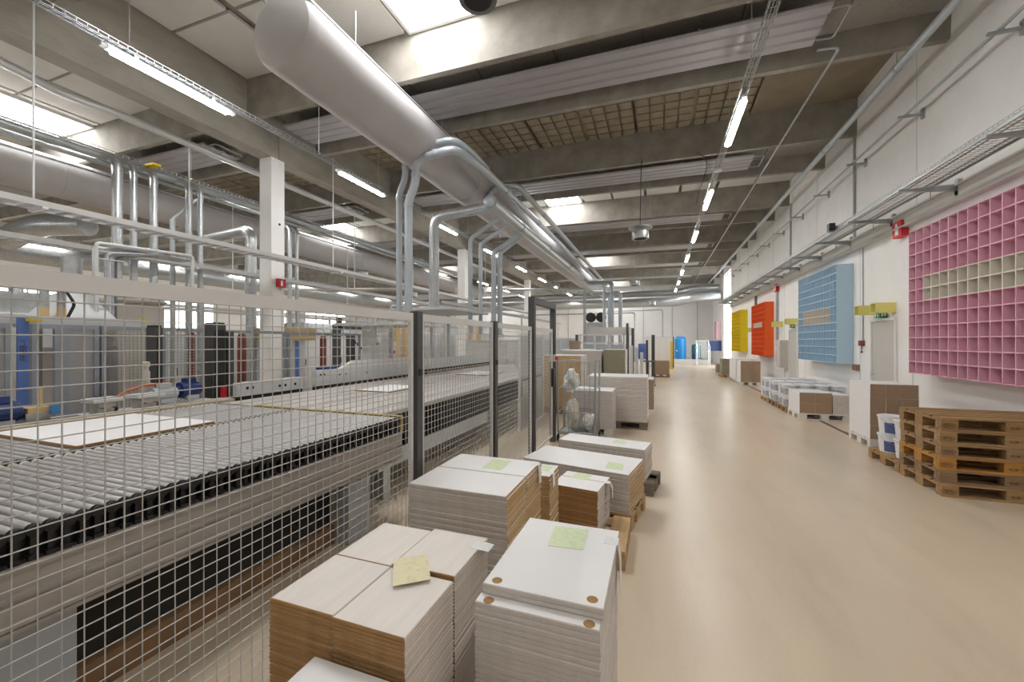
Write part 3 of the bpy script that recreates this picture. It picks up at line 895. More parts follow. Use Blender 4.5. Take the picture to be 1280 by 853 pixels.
def post(y, z1=FT + .01):
    t = part_empty('post', fence, (XF, y, 0))
    MB().box(XF - .035, XF + .035, y - .035, y + .035, .008, z1).build('upright', 'post_dark', t)
    MB().box(XF - .06, XF + .06, y - .06, y + .06, 0, .008).build('foot_plate', 'post_dark', t)
    MB().box(XF - .03, XF + .03, y - .03, y + .03, z1, z1 + .004).build('cap', 'black_plastic', t)
    for z in (.35, 1.45):
        MB().box(XF + .035, XF + .045, y - .02, y + .02, z, z + .05).build('clamp', 'black_plastic', t)
post(2.555)
post(4.05)
g = thing('safety_gate', 'mesh gate in a tall dark portal frame at the end of the fence', 'gate', (XF, 6.07, 0))
MB().box(XF - .045, XF + .045, 5.43, 5.51, 0, 2.33).build('upright', 'post_dark', g)
MB().box(XF - .045, XF + .045, 6.64, 6.72, 0, 2.33).build('upright', 'post_dark', g)
MB().box(XF - .045, XF + .045, 5.51, 6.64, 2.24, 2.33).build('lintel', 'post_dark', g)
gt = mesh_panel(g, 5.53, 6.62, name='gate_leaf')
MB().box(XF + .014, XF + .06, 6.50, 6.60, .95, 1.25).build('lock', 'black_plastic', gt)
bb = MB().box(XF - .045, XF + .05, 6.61, 6.72, 1.36, 1.48).build('button_box', 'machine_grey', g)
MB().lathe([(.012, 0), (.03, .0), (.034, .03), (.02, .045)], (XF + .05, 6.66, 1.42), 14, 'x').build('emergency_button', 'red_button', bb, True)

# ================================================================== CONVEYORS BEHIND THE FENCE
def roller_conveyor(lab, x0, x1, y0, y1, ztop, front=True):
    t = thing('roller_conveyor', lab, 'conveyor', ((x0 + x1) / 2, (y0 + y1) / 2, 0))
    r = .0200
    cz = ztop - r
    me = None
    y = y0 + .04
    me = MB().tube((-(x1 - x0) / 2 + .03, 0, 0), ((x1 - x0) / 2 - .03, 0, 0), r, 12).mesh('roller', 'roller', True)
    sp = MB()
    for i in range(2):
        xx = (x1 - x0) / 2 - .03 + i * .022
        sp.lathe([(.021, 0), (.026, .002), (.026, .010), (.021, .012)], (xx, 0, 0), 12, 'x')
    sm = sp.mesh('sprocket', 'black_plastic', True)
    wh = MB().lathe([(.018, 0), (.023, .003), (.023, .02), (.018, .024)], (-(x1 - x0) / 2 + .006, 0, 0), 10, 'x').mesh('roller_end', 'cream', True)
    k = 0
    while y < y1:
        o = bpy.data.objects.new('roller', me); C.objects.link(o); o.parent = t
        o.location = (0, y - (y0 + y1) / 2, cz)
        q = bpy.data.objects.new('sprocket', sm); C.objects.link(q); q.parent = o
        q = bpy.data.objects.new('roller_end', wh); C.objects.link(q); q.parent = o
        y += .0505
        k += 1
    if front:
        # black chain guard with openings, above the beam
        mb = MB().box(x1 - .075, x1 - .045, y0, y1, .81, .90)
        y = y0 + .03
        while y < y1 - .03:
            mb.box(x1 - .05, x1 - .012, y, y + .02, .815, .905)
            y += .0505
        mb.build('chain_guard', 'black_plastic', t)
        mb = MB()
        y = y0 + .02
        while y < y1 - .03:
            mb.box(x1 - .03, x1 + .004, y, y + .028, .806, .826).box(x1 - .02, x1 + .0, y + .03, y + .045, .808, .820)
            y += .0505
        mb.build('chain', 'black_plastic', t)['kind'] = 'stuff'
        # side beam with lips and slots
        prof = [(x1 - .06, .806), (x1 + .012, .806), (x1 + .012, .780), (x1 - .004, .776), (x1 - .004, .690), (x1 + .004, .686), (x1 + .004, .668), (x1 - .010, .664), (x1 - .010, .650), (x1 + .002, .646), (x1 + .002, .585), (x1 + .012, .580), (x1 + .012, .562), (x1 - .002, .558), (x1 + .010, .553), (x1 + .010, .537), (x1 - .06, .537)]
        mb = MB()
        for (xa, za), (xb, zb) in zip(prof, prof[1:] + prof[:1]):
            mb.quad([(xa, y0, za), (xa, y1, za), (xb, y1, zb), (xb, y0, zb)])
        mb.quad([(p[0], y0, p[1]) for p in reversed(prof)]).quad([(p[0], y1, p[1]) for p in prof])
        mb.build('side_beam', 'conveyor_beam', t)
    else:
        MB().box(x1 - .07, x1 - .03, y0, y1, .80, .885).build('chain_guard', 'black_plastic', t)
    MB().box(x0 + .045, x1 - .08, y0, y1, .845, .865).build('gap_shade', 'black_matt', t)  # black sheet added under the rollers so the gaps between them look shaded
    MB().box(x0 - .01, x0 + .04, y0, y1, .62, .90).build('rear_beam', 'conveyor_beam', t)
    for ya, yb in ((y0, y0 + .06), (y1 - .06, y1)):
        MB().box(x0 + .04, x1 - .075, ya, yb, .56, .80).build('cross_member', 'conveyor_beam', t)
    return t
c1 = roller_conveyor('near grey roller conveyor with black chain drive along the fence', -3.76, -2.40, .30, 3.42, .945)
for ya, yb in ((.40, 1.03), (2.70, 2.97)):
    MB().box(-2.52, -2.42, ya, yb, 0, .537).build('leg', 'leg_bluegrey', c1)
    MB().box(-3.74, -3.62, ya, yb, 0, .62).build('leg', 'leg_bluegrey', c1)
MB().box(-3.3, -3.26, .3, 3.4, .16, .56).build('back_plate', 'black_matt', c1)
MB().box(-2.66, -2.60, 1.06, 2.68, .17, .535).build('cover_plate', 'black_matt', c1)
MB().box(-2.72, -2.56, 1.05, 2.69, .0, .155).build('skid', 'skid_brown', c1)
c2 = roller_conveyor('farther roller conveyor lane carrying the white board behind the fence', -5.10, -3.80, .30, 3.42, .945, False)
for ya, yb in ((.40, .7), (2.7, 2.97)):
    for xa, xb in ((-5.08, -4.98), (-3.95, -3.86)):
        MB().box(xa, xb, ya, yb, 0, .80 if xb > -4.5 else .62).build('leg', 'leg_bluegrey', c2)
one('machine_kerb', MB().box(-5.42, -5.14, .2, 3.7, .0, .96), 'beige_strip', 'long beige ledge behind the farther roller lane', 'ledge')
one('chipboard_panel', MB().board(-5.03, -3.84, 1.63, 2.57, .946, .965, .001, (0, 1, 1)), ['melamine', 'mdf'], 'large white laminated panel lying on the farther roller lane', 'board')
one('hazard_bar', MB().box(-4.45, -2.42, 3.425, 3.475, .80, .95), 'hazard', 'worn yellow and brown bar across the end of the rollers', 'bar')
# transfer table after the rollers
t = thing('transfer_table', 'long flat transfer conveyor with narrow belts after the yellow bar', 'conveyor', (-3.95, 8.0, 0))
for i in range(8):
    xa = -5.12 + i * .296
    MB().box(xa, xa + .27, 3.50, 12.4, .885, .93).build('belt', 'belt', t)
MB().box(-5.10, -2.80, 3.52, 12.4, .80, .875).build('deck', 'black_matt', t)
mb = MB()
y = 3.56
while y < 8.4:
    mb.box(-2.80, -2.765, y, y + .035, .50, .88)
    y += .085
mb.build('chain_guard', 'black_plastic', t)
MB().box(-2.83, -2.755, 3.5, 12.4, .88, .925).build('edge_rail', 'conveyor_beam', t)
MB().box(-2.82, -2.75, 3.5, 6.4, .33, .50).build('lower_rail', 'machine_grey', t)
for y in (3.6, 6.6, 9.4, 12.2):
    for xa in (-5.05, -2.86):
        MB().box(xa, xa + .10, y, y + .12, 0, .80).build('leg', 'machine_grey', t)
one('chipboard_panel', MB().board(-4.40, -3.75, 5.05, 5.90, .931, .949, .001, (0, 1, 1)), ['melamine', 'mdf'], 'white panel lying on the belts of the transfer conveyor', 'board')
one('chipboard_panel', MB().board(-4.35, -3.62, 8.3, 9.4, .931, .949, .001, (0, 1, 1)), ['melamine', 'mdf'], 'white panel farther along the transfer conveyor, under the branch pipes', 'board')

# ================================================================== PALLETS
def make_pallet(m, lab, grp=None, L=1.2, W=.8, name='euro_pallet'):
    t = thing(name, lab, 'pallet', (0, 0, 0), grp)
    h = L / 2; q = W / 2
    for y0, wd in ((-q, .145), (-q + .195, .10), (-.0725, .145), (q - .295, .10), (q - .145, .145)):
        MB().board(-h, h, y0, y0 + wd, .122, .144, .003).build('deck_plank', m, t, local=True)
    for x0 in (-h, -.0725, h - .145):
        MB().board(x0, x0 + .145, -q, q, .100, .1215, .003).build('cross_plank', m, t, local=True)
        for y0, wd in ((-q, .10), (-.0725, .145), (q - .10, .10)):
            MB().board(x0, x0 + .145, y0, y0 + wd, .022, .0997, .004).build('block', m, t, local=True)
    for y0, wd in ((-q, .10), (-.0725, .145), (q - .10, .10)):
        MB().board(-h, h, y0, y0 + wd, .0, .0217, .003).build('runner_plank', m, t, local=True)
    return t
def stamp(t, x, y, body='EPAL', m='stamp_ink'):
    text_part('stamp', body, .036, t, (x, y - .0012, .060), (PI / 2, 0, 0), m)
    mb = MB()
    n_ = 22
    for k in range(n_):
        a, b = 2 * PI * k / n_, 2 * PI * (k + 1) / n_
        mb.quad([(x + .055 * math.cos(a), y - .001, .060 + .026 * math.sin(a)), (x + .055 * math.cos(b), y - .001, .060 + .026 * math.sin(b)),
                 (x + .051 * math.cos(b), y - .001, .060 + .022 * math.sin(b)), (x + .051 * math.cos(a), y - .001, .060 + .022 * math.sin(a))])
    mb.build('stamp_ring', m, t, local=True)
# the stack of six by the right wall
smat = ['pallet_1', 'pallet_2', 'pallet_3', 'pallet_4', 'pallet_1', 'pallet_0']
for i in range(6):
    t = make_pallet(smat[i], 'wooden pallet, ' + ['lowest', 'second from the floor', 'orange brown third from the floor', 'fourth from the floor', 'fifth from the floor', 'topmost'][i] + ', in the stack of six')
    t.location = (3.53 + random.uniform(-.012, .012), 6.17 + random.uniform(-.012, .012), i * .1442)
    t.rotation_euler = (0, 0, random.uniform(-.012, .012))
    if i != 1: stamp(t, -.53, -.4)
    text_part('stamp', 'EUR', .04, t, (-.0, -.4012, .060), (PI / 2, 0, 0), 'stamp_ink')
def pallet_at(m, lab, x, y, rz=0, L=1.2, W=.8, z=0, grp=None):
    t = make_pallet(m, lab, grp, L, W)
    t.location = (x, y, z)
    t.rotation_euler = (0, 0, rz)
    return t

# ================================================================== BOARD STACKS ALONG THE AISLE
def boards(prefix_lab, grp, x0, x1, y0, y1, z0, z1, th, mats, slots, jit=.0025, rz=0.0, cat='board', name='cabinet_board', z_lo=None, bundle_lab=None, c=.0028, seed=1):
    """boards lying flat; those below z_lo (out of sight) are one bundle"""
    rnd = random.Random(seed)
    cx, cy = (x0 + x1) / 2, (y0 + y1) / 2
    hx, hy = (x1 - x0) / 2, (y1 - y0) / 2
    n = max(1, int(round((z1 - z0) / th)))
    th = (z1 - z0) / n
    me = MB().board(-hx, hx, -hy, hy, 0, th - .0003, c, slots).mesh(name, mats)
    low = MB()
    last = None
    for k in range(n):
        z = z0 + k * th
        dx, dy = rnd.uniform(-jit, jit), rnd.uniform(-jit, jit)
        if z_lo is not None and z < z_lo:
            low.board(-hx + dx, hx + dx, -hy + dy, hy + dy, z - z0, z - z0 + th - .0003, c, slots)
            continue
        o = bpy.data.objects.new(name, me)
        C.objects.link(o)
        cs, sn = math.cos(rz), math.sin(rz)
        o.location = (cx + dx * cs - dy * sn, cy + dx * sn + dy * cs, z)
        o.rotation_euler = (0, 0, rz + rnd.uniform(-.0025, .0025))
        tag(o, prefix_lab, cat, grp)
        last = o
    if low.v:
        o = low.build('board_bundle', mats, local=True)
        o.location = (cx, cy, z0)
        o.rotation_euler = (0, 0, rz)
        tag(o, bundle_lab, 'board bundle', kind='stuff')
    return last
def sheet(lab, pts, z, m, th=.0008, name='paper_sheet'):
    mb = MB().bbox8([(p[0], p[1], z) for p in pts] + [(p[0], p[1], z + th) for p in pts])
    return one(name, mb, m, lab, 'paper')
def hang_tag(lab, pts, m='paper_white', th=.0008):
    """strip of paper hanging down: pts = centre line (x,y,z), width along y"""
    mb = MB()
    for (a, b) in zip(pts[:-1], pts[1:]):
        w_ = .032
        mb.bbox8([(a[0], a[1] - w_, a[2]), (b[0], b[1] - w_, b[2]), (b[0], b[1] + w_, b[2]), (a[0], a[1] + w_, a[2]),
                  (a[0] + th, a[1] - w_, a[2] + th), (b[0] + th, b[1] - w_, b[2] + th), (b[0] + th, b[1] + w_, b[2] + th), (a[0] + th, a[1] + w_, a[2] + th)])
    return one('paper_tag', mb, m, lab, 'paper')
# A: white boards with brown drilled holes
pallet_at('pallet_new', 'pallet under the white boards with drilled holes', -.355, 1.47, PI / 2, .62, .44)
boards('white board with brown drilled corner holes, in the foremost white stack', 'foremost white boards', -.552, -.155, 1.18, 1.70, .145, .865, .019, ['melamine', 'melamine_edge'], (0, 1, 1), .0016, 0, z_lo=.50, bundle_lab='lower white boards hidden inside the foremost white stack', seed=3)
boards('white board on top of the foremost white stack, set back a little', 'top boards of the foremost stack', -.548, -.152, 1.225, 1.755, .866, .900, .017, ['melamine', 'melamine_edge'], (0, 1, 1), .002, seed=5)
for (x, y, z, wh) in ((-.505, 1.255, .9002, 'left front corner of the top board'), (-.190, 1.262, .9002, 'aisle side corner of the top board'), (-.512, 1.200, .8652, 'fence side corner of the board below'), (-.190, 1.200, .8652, 'aisle side corner of the board below')):
    one('drilled_hole_plug', MB().lathe([(.0175, 0), (.0175, .0006), (.016, .001)], (x, y, z - .0003), 20), 'mdf', 'round brown drilled hole at the ' + wh.replace('left front corner', 'fence side corner'), 'hole')
sheet('pale green printed sheet on the foremost white stack', [(-.405, 1.535), (-.268, 1.548), (-.275, 1.722), (-.418, 1.708)], .9005, 'paper_green')
hang_tag('white printed strip hanging down the aisle side of the foremost white stack', [(-.20, 1.66, .9003), (-.148, 1.66, .899), (-.140, 1.66, .84), (-.137, 1.655, .70)])
# B: cream boards, brown front edges, four piles
pallet_at('pallet_2', 'pallet under the four piles of cream boards', -.955, 1.29, PI / 2, .62, .58)
pil = [('front fence side pile of cream boards with brown front edges', -1.213, -.950, .99, 1.283, .848), ('front aisle side pile of cream boards with brown front edges', -.946, -.682, .985, 1.280, .848),
       ('rear fence side pile of cream boards', -1.213, -.956, 1.288, 1.590, .846), ('rear aisle side pile of cream boards under the yellow sheet', -.944, -.684, 1.290, 1.592, .858)]
for i, (lab, x0, x1, y0, y1, zt) in enumerate(pil):
    boards('cream board in the ' + lab.replace(' of cream boards', '').replace(' pile with', ' pile with'), lab, x0, x1, y0, y1, .145, zt, .0128, ['cream_face', 'mdf', 'cream_edge'], (0, 1, 2), .0014, 0, z_lo=.45 if i in (1, 3) else .56, bundle_lab='lower cream boards inside the ' + lab.split(' of ')[0], seed=20 + i)
sheet('pale yellow printed sheet lying across the piles of cream boards', [(-.855, 1.165), (-.755, 1.245), (-.853, 1.388), (-.958, 1.312)], .8585, 'paper_yellow')
hang_tag('small white tag sticking out of the rear aisle side cream pile', [(-.72, 1.52, .8585), (-.66, 1.52, .8585), (-.640, 1.525, .853)])
# C: big boards, brown aisle edges, two piles
pallet_at('pallet_4', 'pallet under the wide stack with brown aisle edges', -1.15, 2.57, 0, .85, .8)
for i, (y0, y1, lab) in enumerate(((2.205, 2.575, 'front'), (2.585, 2.93, 'rear'))):
    boards('white board with brown ends in the %s pile of the wide stack' % lab, 'wide stack %s pile' % lab, -1.49, -.825, y0, y1, .145, .795, .0175, ['melamine', 'melamine_edge', 'mdf_light'], (0, 1, 2), .006, 0, z_lo=.42, bundle_lab='lower boards inside the %s pile of the wide stack' % lab, seed=40 + i)
sheet('pale green sheet on the wide stack with brown aisle edges', [(-1.18, 2.64), (-1.035, 2.645), (-1.04, 2.88), (-1.19, 2.86)], .7955, 'paper_green')
hang_tag('white printed strip hanging on the aisle side of the wide stack', [(-.87, 2.86, .796), (-.816, 2.86, .795), (-.81, 2.86, .66)])
boards('narrow board in the short pile behind the wide stack', 'short pile behind the wide stack', -.915, -.765, 2.96, 3.25, .145, .68, .0175, ['melamine', 'mdf_light'], (0, 1, 1), .004, z_lo=.46, bundle_lab='lower boards inside the short pile behind the wide stack', seed=51)
sheet('pale green sheet on the short pile behind the wide stack', [(-.895, 3.08), (-.805, 3.08), (-.80, 3.22), (-.89, 3.22)], .6805, 'paper_green')
hang_tag('white strip hanging on the short pile behind the wide stack', [(-.80, 3.05, .681), (-.758, 3.05, .68), (-.752, 3.05, .58)])
# D: small pile with brown front
pallet_at('pallet_new', 'pale wooden pallet showing beside the small brown fronted pile', -.70, 3.40, PI / 2, .62, .95)
rzd = -.13
for i, (a, b, lab) in enumerate(((0, .245, 'front'), (.252, .40, 'rear'))):
    cx, cy = -.625 + math.sin(-rzd) * (a + b - .40) / 2, 3.51 + (a + b - .40) / 2 * math.cos(rzd)
    boards('white board with dark brown edge in the small pile, %s part' % lab, 'small brown fronted pile %s part' % lab, cx - .20, cx + .20, cy - (b - a) / 2, cy + (b - a) / 2, .145, .49, .0158, ['melamine', 'mdf', 'melamine_edge'], (0, 1, 2), .003, rzd, z_lo=None if i == 0 else .25, bundle_lab='lower boards inside the rear part of the small brown fronted pile', seed=60 + i)
sheet('pale green sheet on the small brown fronted pile', [(-.73, 3.56), (-.585, 3.53), (-.55, 3.68), (-.70, 3.71)], .4905, 'paper_green')
hang_tag('white strip hanging on the aisle side of the small brown fronted pile', [(-.43, 3.54, .4906), (-.382, 3.54, .49), (-.362, 3.54, .44), (-.362, 3.54, .36)])
# E: long white boards
rze = -.19
pallet_at('pallet_new', 'pallet under the long white boards', -.72, 4.14, rze + .02, 1.12, .6)
boards('long white board in the low stack behind the small brown fronted pile', 'low stack of long white boards', -1.265, -.175, 3.865, 4.435, .145, .50, .0165, ['melamine', 'melamine_edge', 'mdf_light'], (0, 1, 2), .006, rze, z_lo=.20, bundle_lab='lowest boards inside the low stack of long white boards', seed=70)
sheet('pale green sheet on the low stack of long white boards', [(-.47, 3.90), (-.305, 3.885), (-.31, 4.09), (-.46, 4.11)], .5005, 'paper_green')
# F: grooved boards behind
rzf = -.165
pallet_at('pallet_old', 'dark weathered pallet under the white grooved boards', -.56, 5.0, rzf, 1.12, .5)
boards('white grooved board in the low stack on the dark weathered pallet', 'low stack on the dark pallet', -1.12, -.09, 4.77, 5.15, .145, .50, .0195, ['melamine', 'melamine_edge', 'melamine_edge'], (0, 1, 2), .006, rzf, z_lo=.22, bundle_lab='lowest boards of the stack on the dark weathered pallet', seed=80)
sheet('pale green sheet on the stack on the dark weathered pallet', [(-.51, 4.90), (-.36, 4.875), (-.345, 5.03), (-.49, 5.05)], .5005, 'paper_green')
# G: low pile right before the cream boards
boards('white board in the low pile right before the cream boards', 'pile before the cream boards', -.985, -.46, .42, .955, .145, .742, .0185, ['melamine', 'melamine_edge'], (0, 1, 1), .004, 0, z_lo=.66, bundle_lab='lower white boards inside the pile before the cream boards', seed=90)
pallet_at('pallet_2', 'pallet under the low pile right before the cream boards', -.72, .69, 0, .6, .52)

# ================================================================== RIGHT WALL: SHELVES, SIGNS
def cubby_mesh(name, m, w_=.2, d=.33, th=.007):
    """one open box, opening towards -x, centre of its front at the origin"""
    h = w_ / 2
    i = h - th
    mb = MB()
    o_ = [(-h, -h), (h, -h), (h, h), (-h, h)]
    n_ = [(-i, -i), (i, -i), (i, i), (-i, i)]
    for k in range(4):
        a, b = k, (k + 1) % 4
        mb.quad([(0, o_[a][0], o_[a][1]), (0, n_[a][0], n_[a][1]), (0, n_[b][0], n_[b][1]), (0, o_[b][0], o_[b][1])])
        mb.quad([(0, n_[a][0], n_[a][1]), (d - th, n_[a][0], n_[a][1]), (d - th, n_[b][0], n_[b][1]), (0, n_[b][0], n_[b][1])])
        mb.quad([(0, o_[a][0], o_[a][1]), (0, o_[b][0], o_[b][1]), (d, o_[b][0], o_[b][1]), (d, o_[a][0], o_[a][1])])
    mb.quad([(d - th, p[0], p[1]) for p in reversed(n_)])
    mb.quad([(d, p[0], p[1]) for p in o_])
    return mb.mesh(name, m)
def cubby_shelf(lab, y0, z0, ny, nz, m, band=None, joined=False):
    c_ = .2
    t = thing('cubby_shelf', lab, 'shelf', (4.065, y0 + ny * c_ / 2, z0))
    me = cubby_mesh('cubby', m)
    mb_ = cubby_mesh('cubby', 'cream') if band else None
    mb = MB()
    for i in range(ny):
        for j in range(nz):
            use = mb_ if band and band[0] <= j < band[1] and 2 <= i < ny - 2 else me
            o = bpy.data.objects.new('cubby', use)
            C.objects.link(o)
            o.parent = t
            o.location = (0, (i + .5 - ny / 2) * (c_ + .0005), (j + .5) * (c_ + .0005))
    return t
cubby_shelf('large pink shelf of square cubbyholes on the right wall above the pallets', 6.05, 1.16, 14, 12, 'pink', (6, 8))
cubby_shelf('pale blue shelf of square cubbyholes on the right wall between two doors', 11.85, 1.16, 14, 12, 'pale_blue', (5, 7))
cubby_shelf('orange red shelf of square cubbyholes on the right wall', 18.85, 1.10, 12, 11, 'orange_red', (6, 7))
cubby_shelf('bright yellow shelf of square cubbyholes on the right wall beyond the orange one', 23.9, 1.15, 14, 11, 'yellow')
def wall_box(lab, y0, y1, z0, z1, m='pale_yellow'):
    mb = MB()
    d, th = .33, .01
    x0, x1 = 4.4 - d, 4.4
    mb.box(x0, x1, y0, y1, z0, z0 + th).box(x0, x1, y0, y1, z1 - th, z1).box(x0, x1, y0, y0 + th, z0 + th, z1 - th).box(x0, x1, y1 - th, y1, z0 + th, z1 - th).box(x1 - th, x1, y0 + th, y1 - th, z0 + th, z1 - th)
    return one('wall_box', mb, m, lab, 'wall box')
wall_box('pale yellow open wall box beside the conduit with the alarm box', 10.72, 10.91, 2.27, 2.47)
wall_box('pale yellow open wall box above the first grey door', 10.0, 10.2, 2.27, 2.47)
wall_box('pale yellow open wall box above the second grey door', 15.9, 16.1, 2.27, 2.47)
wall_box('pale yellow open wall box next to the orange red shelf', 17.6, 17.8, 2.25, 2.45)
wall_box('pale yellow open wall box between the orange red and yellow shelves', 21.9, 22.2, 2.15, 2.35)
wall_box('pale pink wall box near the end of the right wall beyond the tall window', 33.2, 34.2, 1.8, 3.2, 'pale_pink')
def wedge_sign(lab, y, z, wd, h, m, kind):
    t = thing('wall_sign', lab, 'sign', (4.36, y, z))
    MB().box(4.28, 4.398, y - wd / 2, y + wd / 2, z, z + h).build('panel', m, t)
    x = 4.2795
    g = MB()
    if kind == 'ext':
        g.box(x, x + .001, y - .055, y + .055, z + h * .14, z + h * .68).box(x, x + .001, y - .02, y + .045, z + h * .68, z + h * .85)
    elif kind == 'exit':
        g.box(x, x + .001, y - .03, y - .012, z + h * .55, z + h * .8).box(x, x + .001, y - .055, y + .01, z + h * .4, z + h * .52).box(x, x + .001, y - .05, y - .03, z + h * .15, z + h * .4).box(x, x + .001, y + .05, y + .11, z + h * .15, z + h * .85)
        yy = y - wd / 2 - .0005
        g.box(4.30, 4.325, yy, yy + .001, z + h * .2, z + h * .8).box(4.34, 4.375, yy, yy + .001, z + h * .3, z + h * .7)
    g.build('pictogram', 'white_sign', t)
    return t
wedge_sign('red fire extinguisher sign high on the right wall near the pink shelf', 9.72, 3.68, .30, .30, 'red_sign', 'ext')
wedge_sign('red fire extinguisher sign on a post before the second door', 18.2, 3.62, .28, .30, 'red_sign', 'ext')
wedge_sign('green exit sign with running figure above the first grey door', 10.45, 2.19, .26, .11, 'green_sign', 'exit')
wedge_sign('green exit sign with running figure above the second grey door', 16.3, 2.17, .24, .11, 'green_sign', 'exit')
one('sign_post', MB().box(4.32, 4.398, 18.15, 18.25, 1.5, 3.62), 'galv_dull', 'grey flat post under the far red fire sign', 'post')
one('wall_cabinet', MB().box(4.15, 4.398, 16.95, 17.45, .75, 1.75).box(4.142, 4.15, 16.98, 17.42, .78, 1.72), 'machine_beige', 'pale wall cabinet between the second door and the orange red shelf', 'cabinet')
one('extinguisher', MB().lathe([(.05, 0), (.07, .01), (.07, .42), (.045, .48), (.02, .50), (.02, .56)], (4.30, 17.85, .9), 14), 'red_sign', 'red fire extinguisher on the wall below the orange red shelf', 'extinguisher', smooth=True)
one('wall_hook', MB().box(4.30, 4.398, 21.75, 21.83, 2.95, 3.85), 'steel_dark', 'dark grey pointed bracket hanging between the orange red and yellow shelves', 'bracket')
one('wall_socket', MB().box(4.34, 4.398, 11.5, 11.75, 1.02, 1.16).box(4.33, 4.34, 11.52, 11.6, 1.05, 1.13).box(4.33, 4.34, 11.65, 11.73, 1.05, 1.13), 'grille', 'brown socket box on the wall under the pale blue shelf', 'socket')
# extinguisher sign on the column
t = thing('wall_sign', 'red fire extinguisher sign fixed to the tall white column', 'sign', (-8.66, 7.34, 3.0))
MB().box(-8.668, -8.60, 7.24, 7.46, 3.02, 3.22).build('panel', 'red_sign', t)
MB().box(-8.5995, -8.5985, 7.32, 7.38, 3.05, 3.16).box(-8.5995, -8.5985, 7.335, 7.365, 3.16, 3.19).build('pictogram', 'white_sign', t)
MB().quad([(-8.66, 7.30, 3.02), (-8.66, 7.40, 3.02), (-8.66, 7.35, 2.93)]).quad([(-8.655, 7.40, 3.02), (-8.655, 7.30, 3.02), (-8.655, 7.35, 2.93)]).build('arrow', 'machine_beige', t)

# ================================================================== RIGHT SIDE GOODS
def make_bucket(lab, cat='bucket', grp=None, label_m='bucket_label'):
    t = thing('paint_bucket', lab, cat, (0, 0, 0), grp)
    MB().lathe([(.125, 0), (.130, .004), (.148, .225), (.153, .227), (.153, .234), (.149, .236)], (0, 0, 0), 24).build('body', 'bucket_white', t, True, local=True)
    MB().lathe([(.155, .232), (.159, .236), (.159, .252), (.152, .256), (.146, .252), (.02, .252)], (0, 0, 0), 24).build('lid', 'bucket_white', t, True, local=True)
    mb = MB()
    n_ = 8
    for k in range(n_):
        a, b = PI * 1.08 + .105 * k * 2, PI * 1.08 + .105 * (k + 1) * 2
        mb.quad([(.1325 * math.cos(a), .1325 * math.sin(a), .02), (.1325 * math.cos(b), .1325 * math.sin(b), .02), (.1445 * math.cos(b), .1445 * math.sin(b), .165), (.1445 * math.cos(a), .1445 * math.sin(a), .165)])
    mb.build('label', label_m, t, True, local=True)
    pts = []
    for k in range(11):
        a = PI * 1.0 + PI * k / 10
        pts.append((.158 * math.cos(a), .158 * math.sin(a) , .222 - .11 * math.sin(PI * k / 10)))
    MB().path(pts, .003, 6).build('handle', 'galv', t, True, local=True)
    return t
bk = make_bucket('white plastic bucket with blue label on the pallet beside the stacked pallets', grp='buckets beside the stacked pallets')
pallet_at('pallet_1', 'single pallet carrying the buckets beside the stacked pallets', 3.53, 7.0)
spots = [(3.10, 7.16), (3.13, 6.80), (3.45, 7.18), (3.46, 6.82)]
first = True
for x, y in spots:
    for k in range(2):
        loc = (x, y, .1445 + k * .2572)
        if first: bk.location = loc; bk.rotation_euler = (0, 0, .3); first = False
        else: copy_tree(bk, loc, random.uniform(0, .6))
bk2 = make_bucket('white paint bucket with grey label in the large block of buckets', grp='large block of buckets', label_m='label_grey')
first = True
for j, (yc, lab) in enumerate(((11.62, 'pallet under the bucket block, next to the brown fronted packs'), (12.52, 'pallet under the middle of the bucket block'), (13.4, 'pallet under the far end of the bucket block'))):
    pallet_at(['pallet_1', 'pallet_4', 'pallet_new'][j], lab, 3.47, yc)
    for i in range(4):
        for q in range(2):
            for k in range(2):
                loc = (2.99 + .322 * i, yc - .18 + .34 * q, .1445 + k * .2572)
                if first: bk2.location = loc; first = False
                else: copy_tree(bk2, loc, random.uniform(-.5, .5))
def pack_mesh(name, w_, d, h, front, side, n=None):
    n = n or max(3, int(h / .019))
    mb = MB()
    th = h / n
    for k in range(n):
        mb.board(-w_ / 2, w_ / 2, -d / 2, d / 2, k * th, (k + 1) * th - .0004, .0012, (0, 1, 2))
    return mb.mesh(name, ['melamine', front, side])
def pack(me, lab, x, y, z, grp=None, rz=0, name='board_pack'):
    o = bpy.data.objects.new(name, me)
    C.objects.link(o)
    o.location = (x, y, z)
    o.rotation_euler = (0, 0, rz)
    return tag(o, lab, 'board pack', grp)
def white_pallet(lab, x, y, L=.8, W=.8, m='pallet_white', rz=0):
    return pallet_at(m, lab, x, y, rz, L, W)
# pack 3: tall, brown front, three columns, four layers
white_pallet('white pallet under the tall brown fronted pack by the buckets', 3.49, 8.36, .62, .76)
me = pack_mesh('board_pack', .198, .74, .218, 'card_brown', 'melamine')
for i in range(3):
    for k in range(4):
        pack(me, 'board pack with brown front in the tall block on the white pallet', 3.285 + i * .203, 8.36 + random.uniform(-.004, .004), .1445 + k * .2195, 'tall block of brown fronted packs')
# pack 4: low, brown front plus white packs
white_pallet('white pallet under the low brown fronted packs before the buckets', 3.36, 10.78, .94, .82)
me = pack_mesh('board_pack', .288, .80, .222, 'card_brown', 'melamine')
for i in range(2):
    for k in range(2):
        pack(me, 'low board pack with brown front in front of the bucket block', 3.05 + i * .292, 10.79, .1445 + k * .224, 'low brown fronted packs')
me = pack_mesh('board_pack', .30, .74, .205, 'melamine_edge', 'melamine_edge', 8)
for k in range(2):
    pack(me, 'white board pack beside the low brown fronted packs', 3.66, 10.78, .1445 + k * .207, 'white packs beside the low brown ones')
sheet('pale green note hanging on the low brown fronted packs', [(2.90, 10.50), (2.96, 10.48), (2.98, 10.60), (2.92, 10.62)], .5935, 'paper_green')
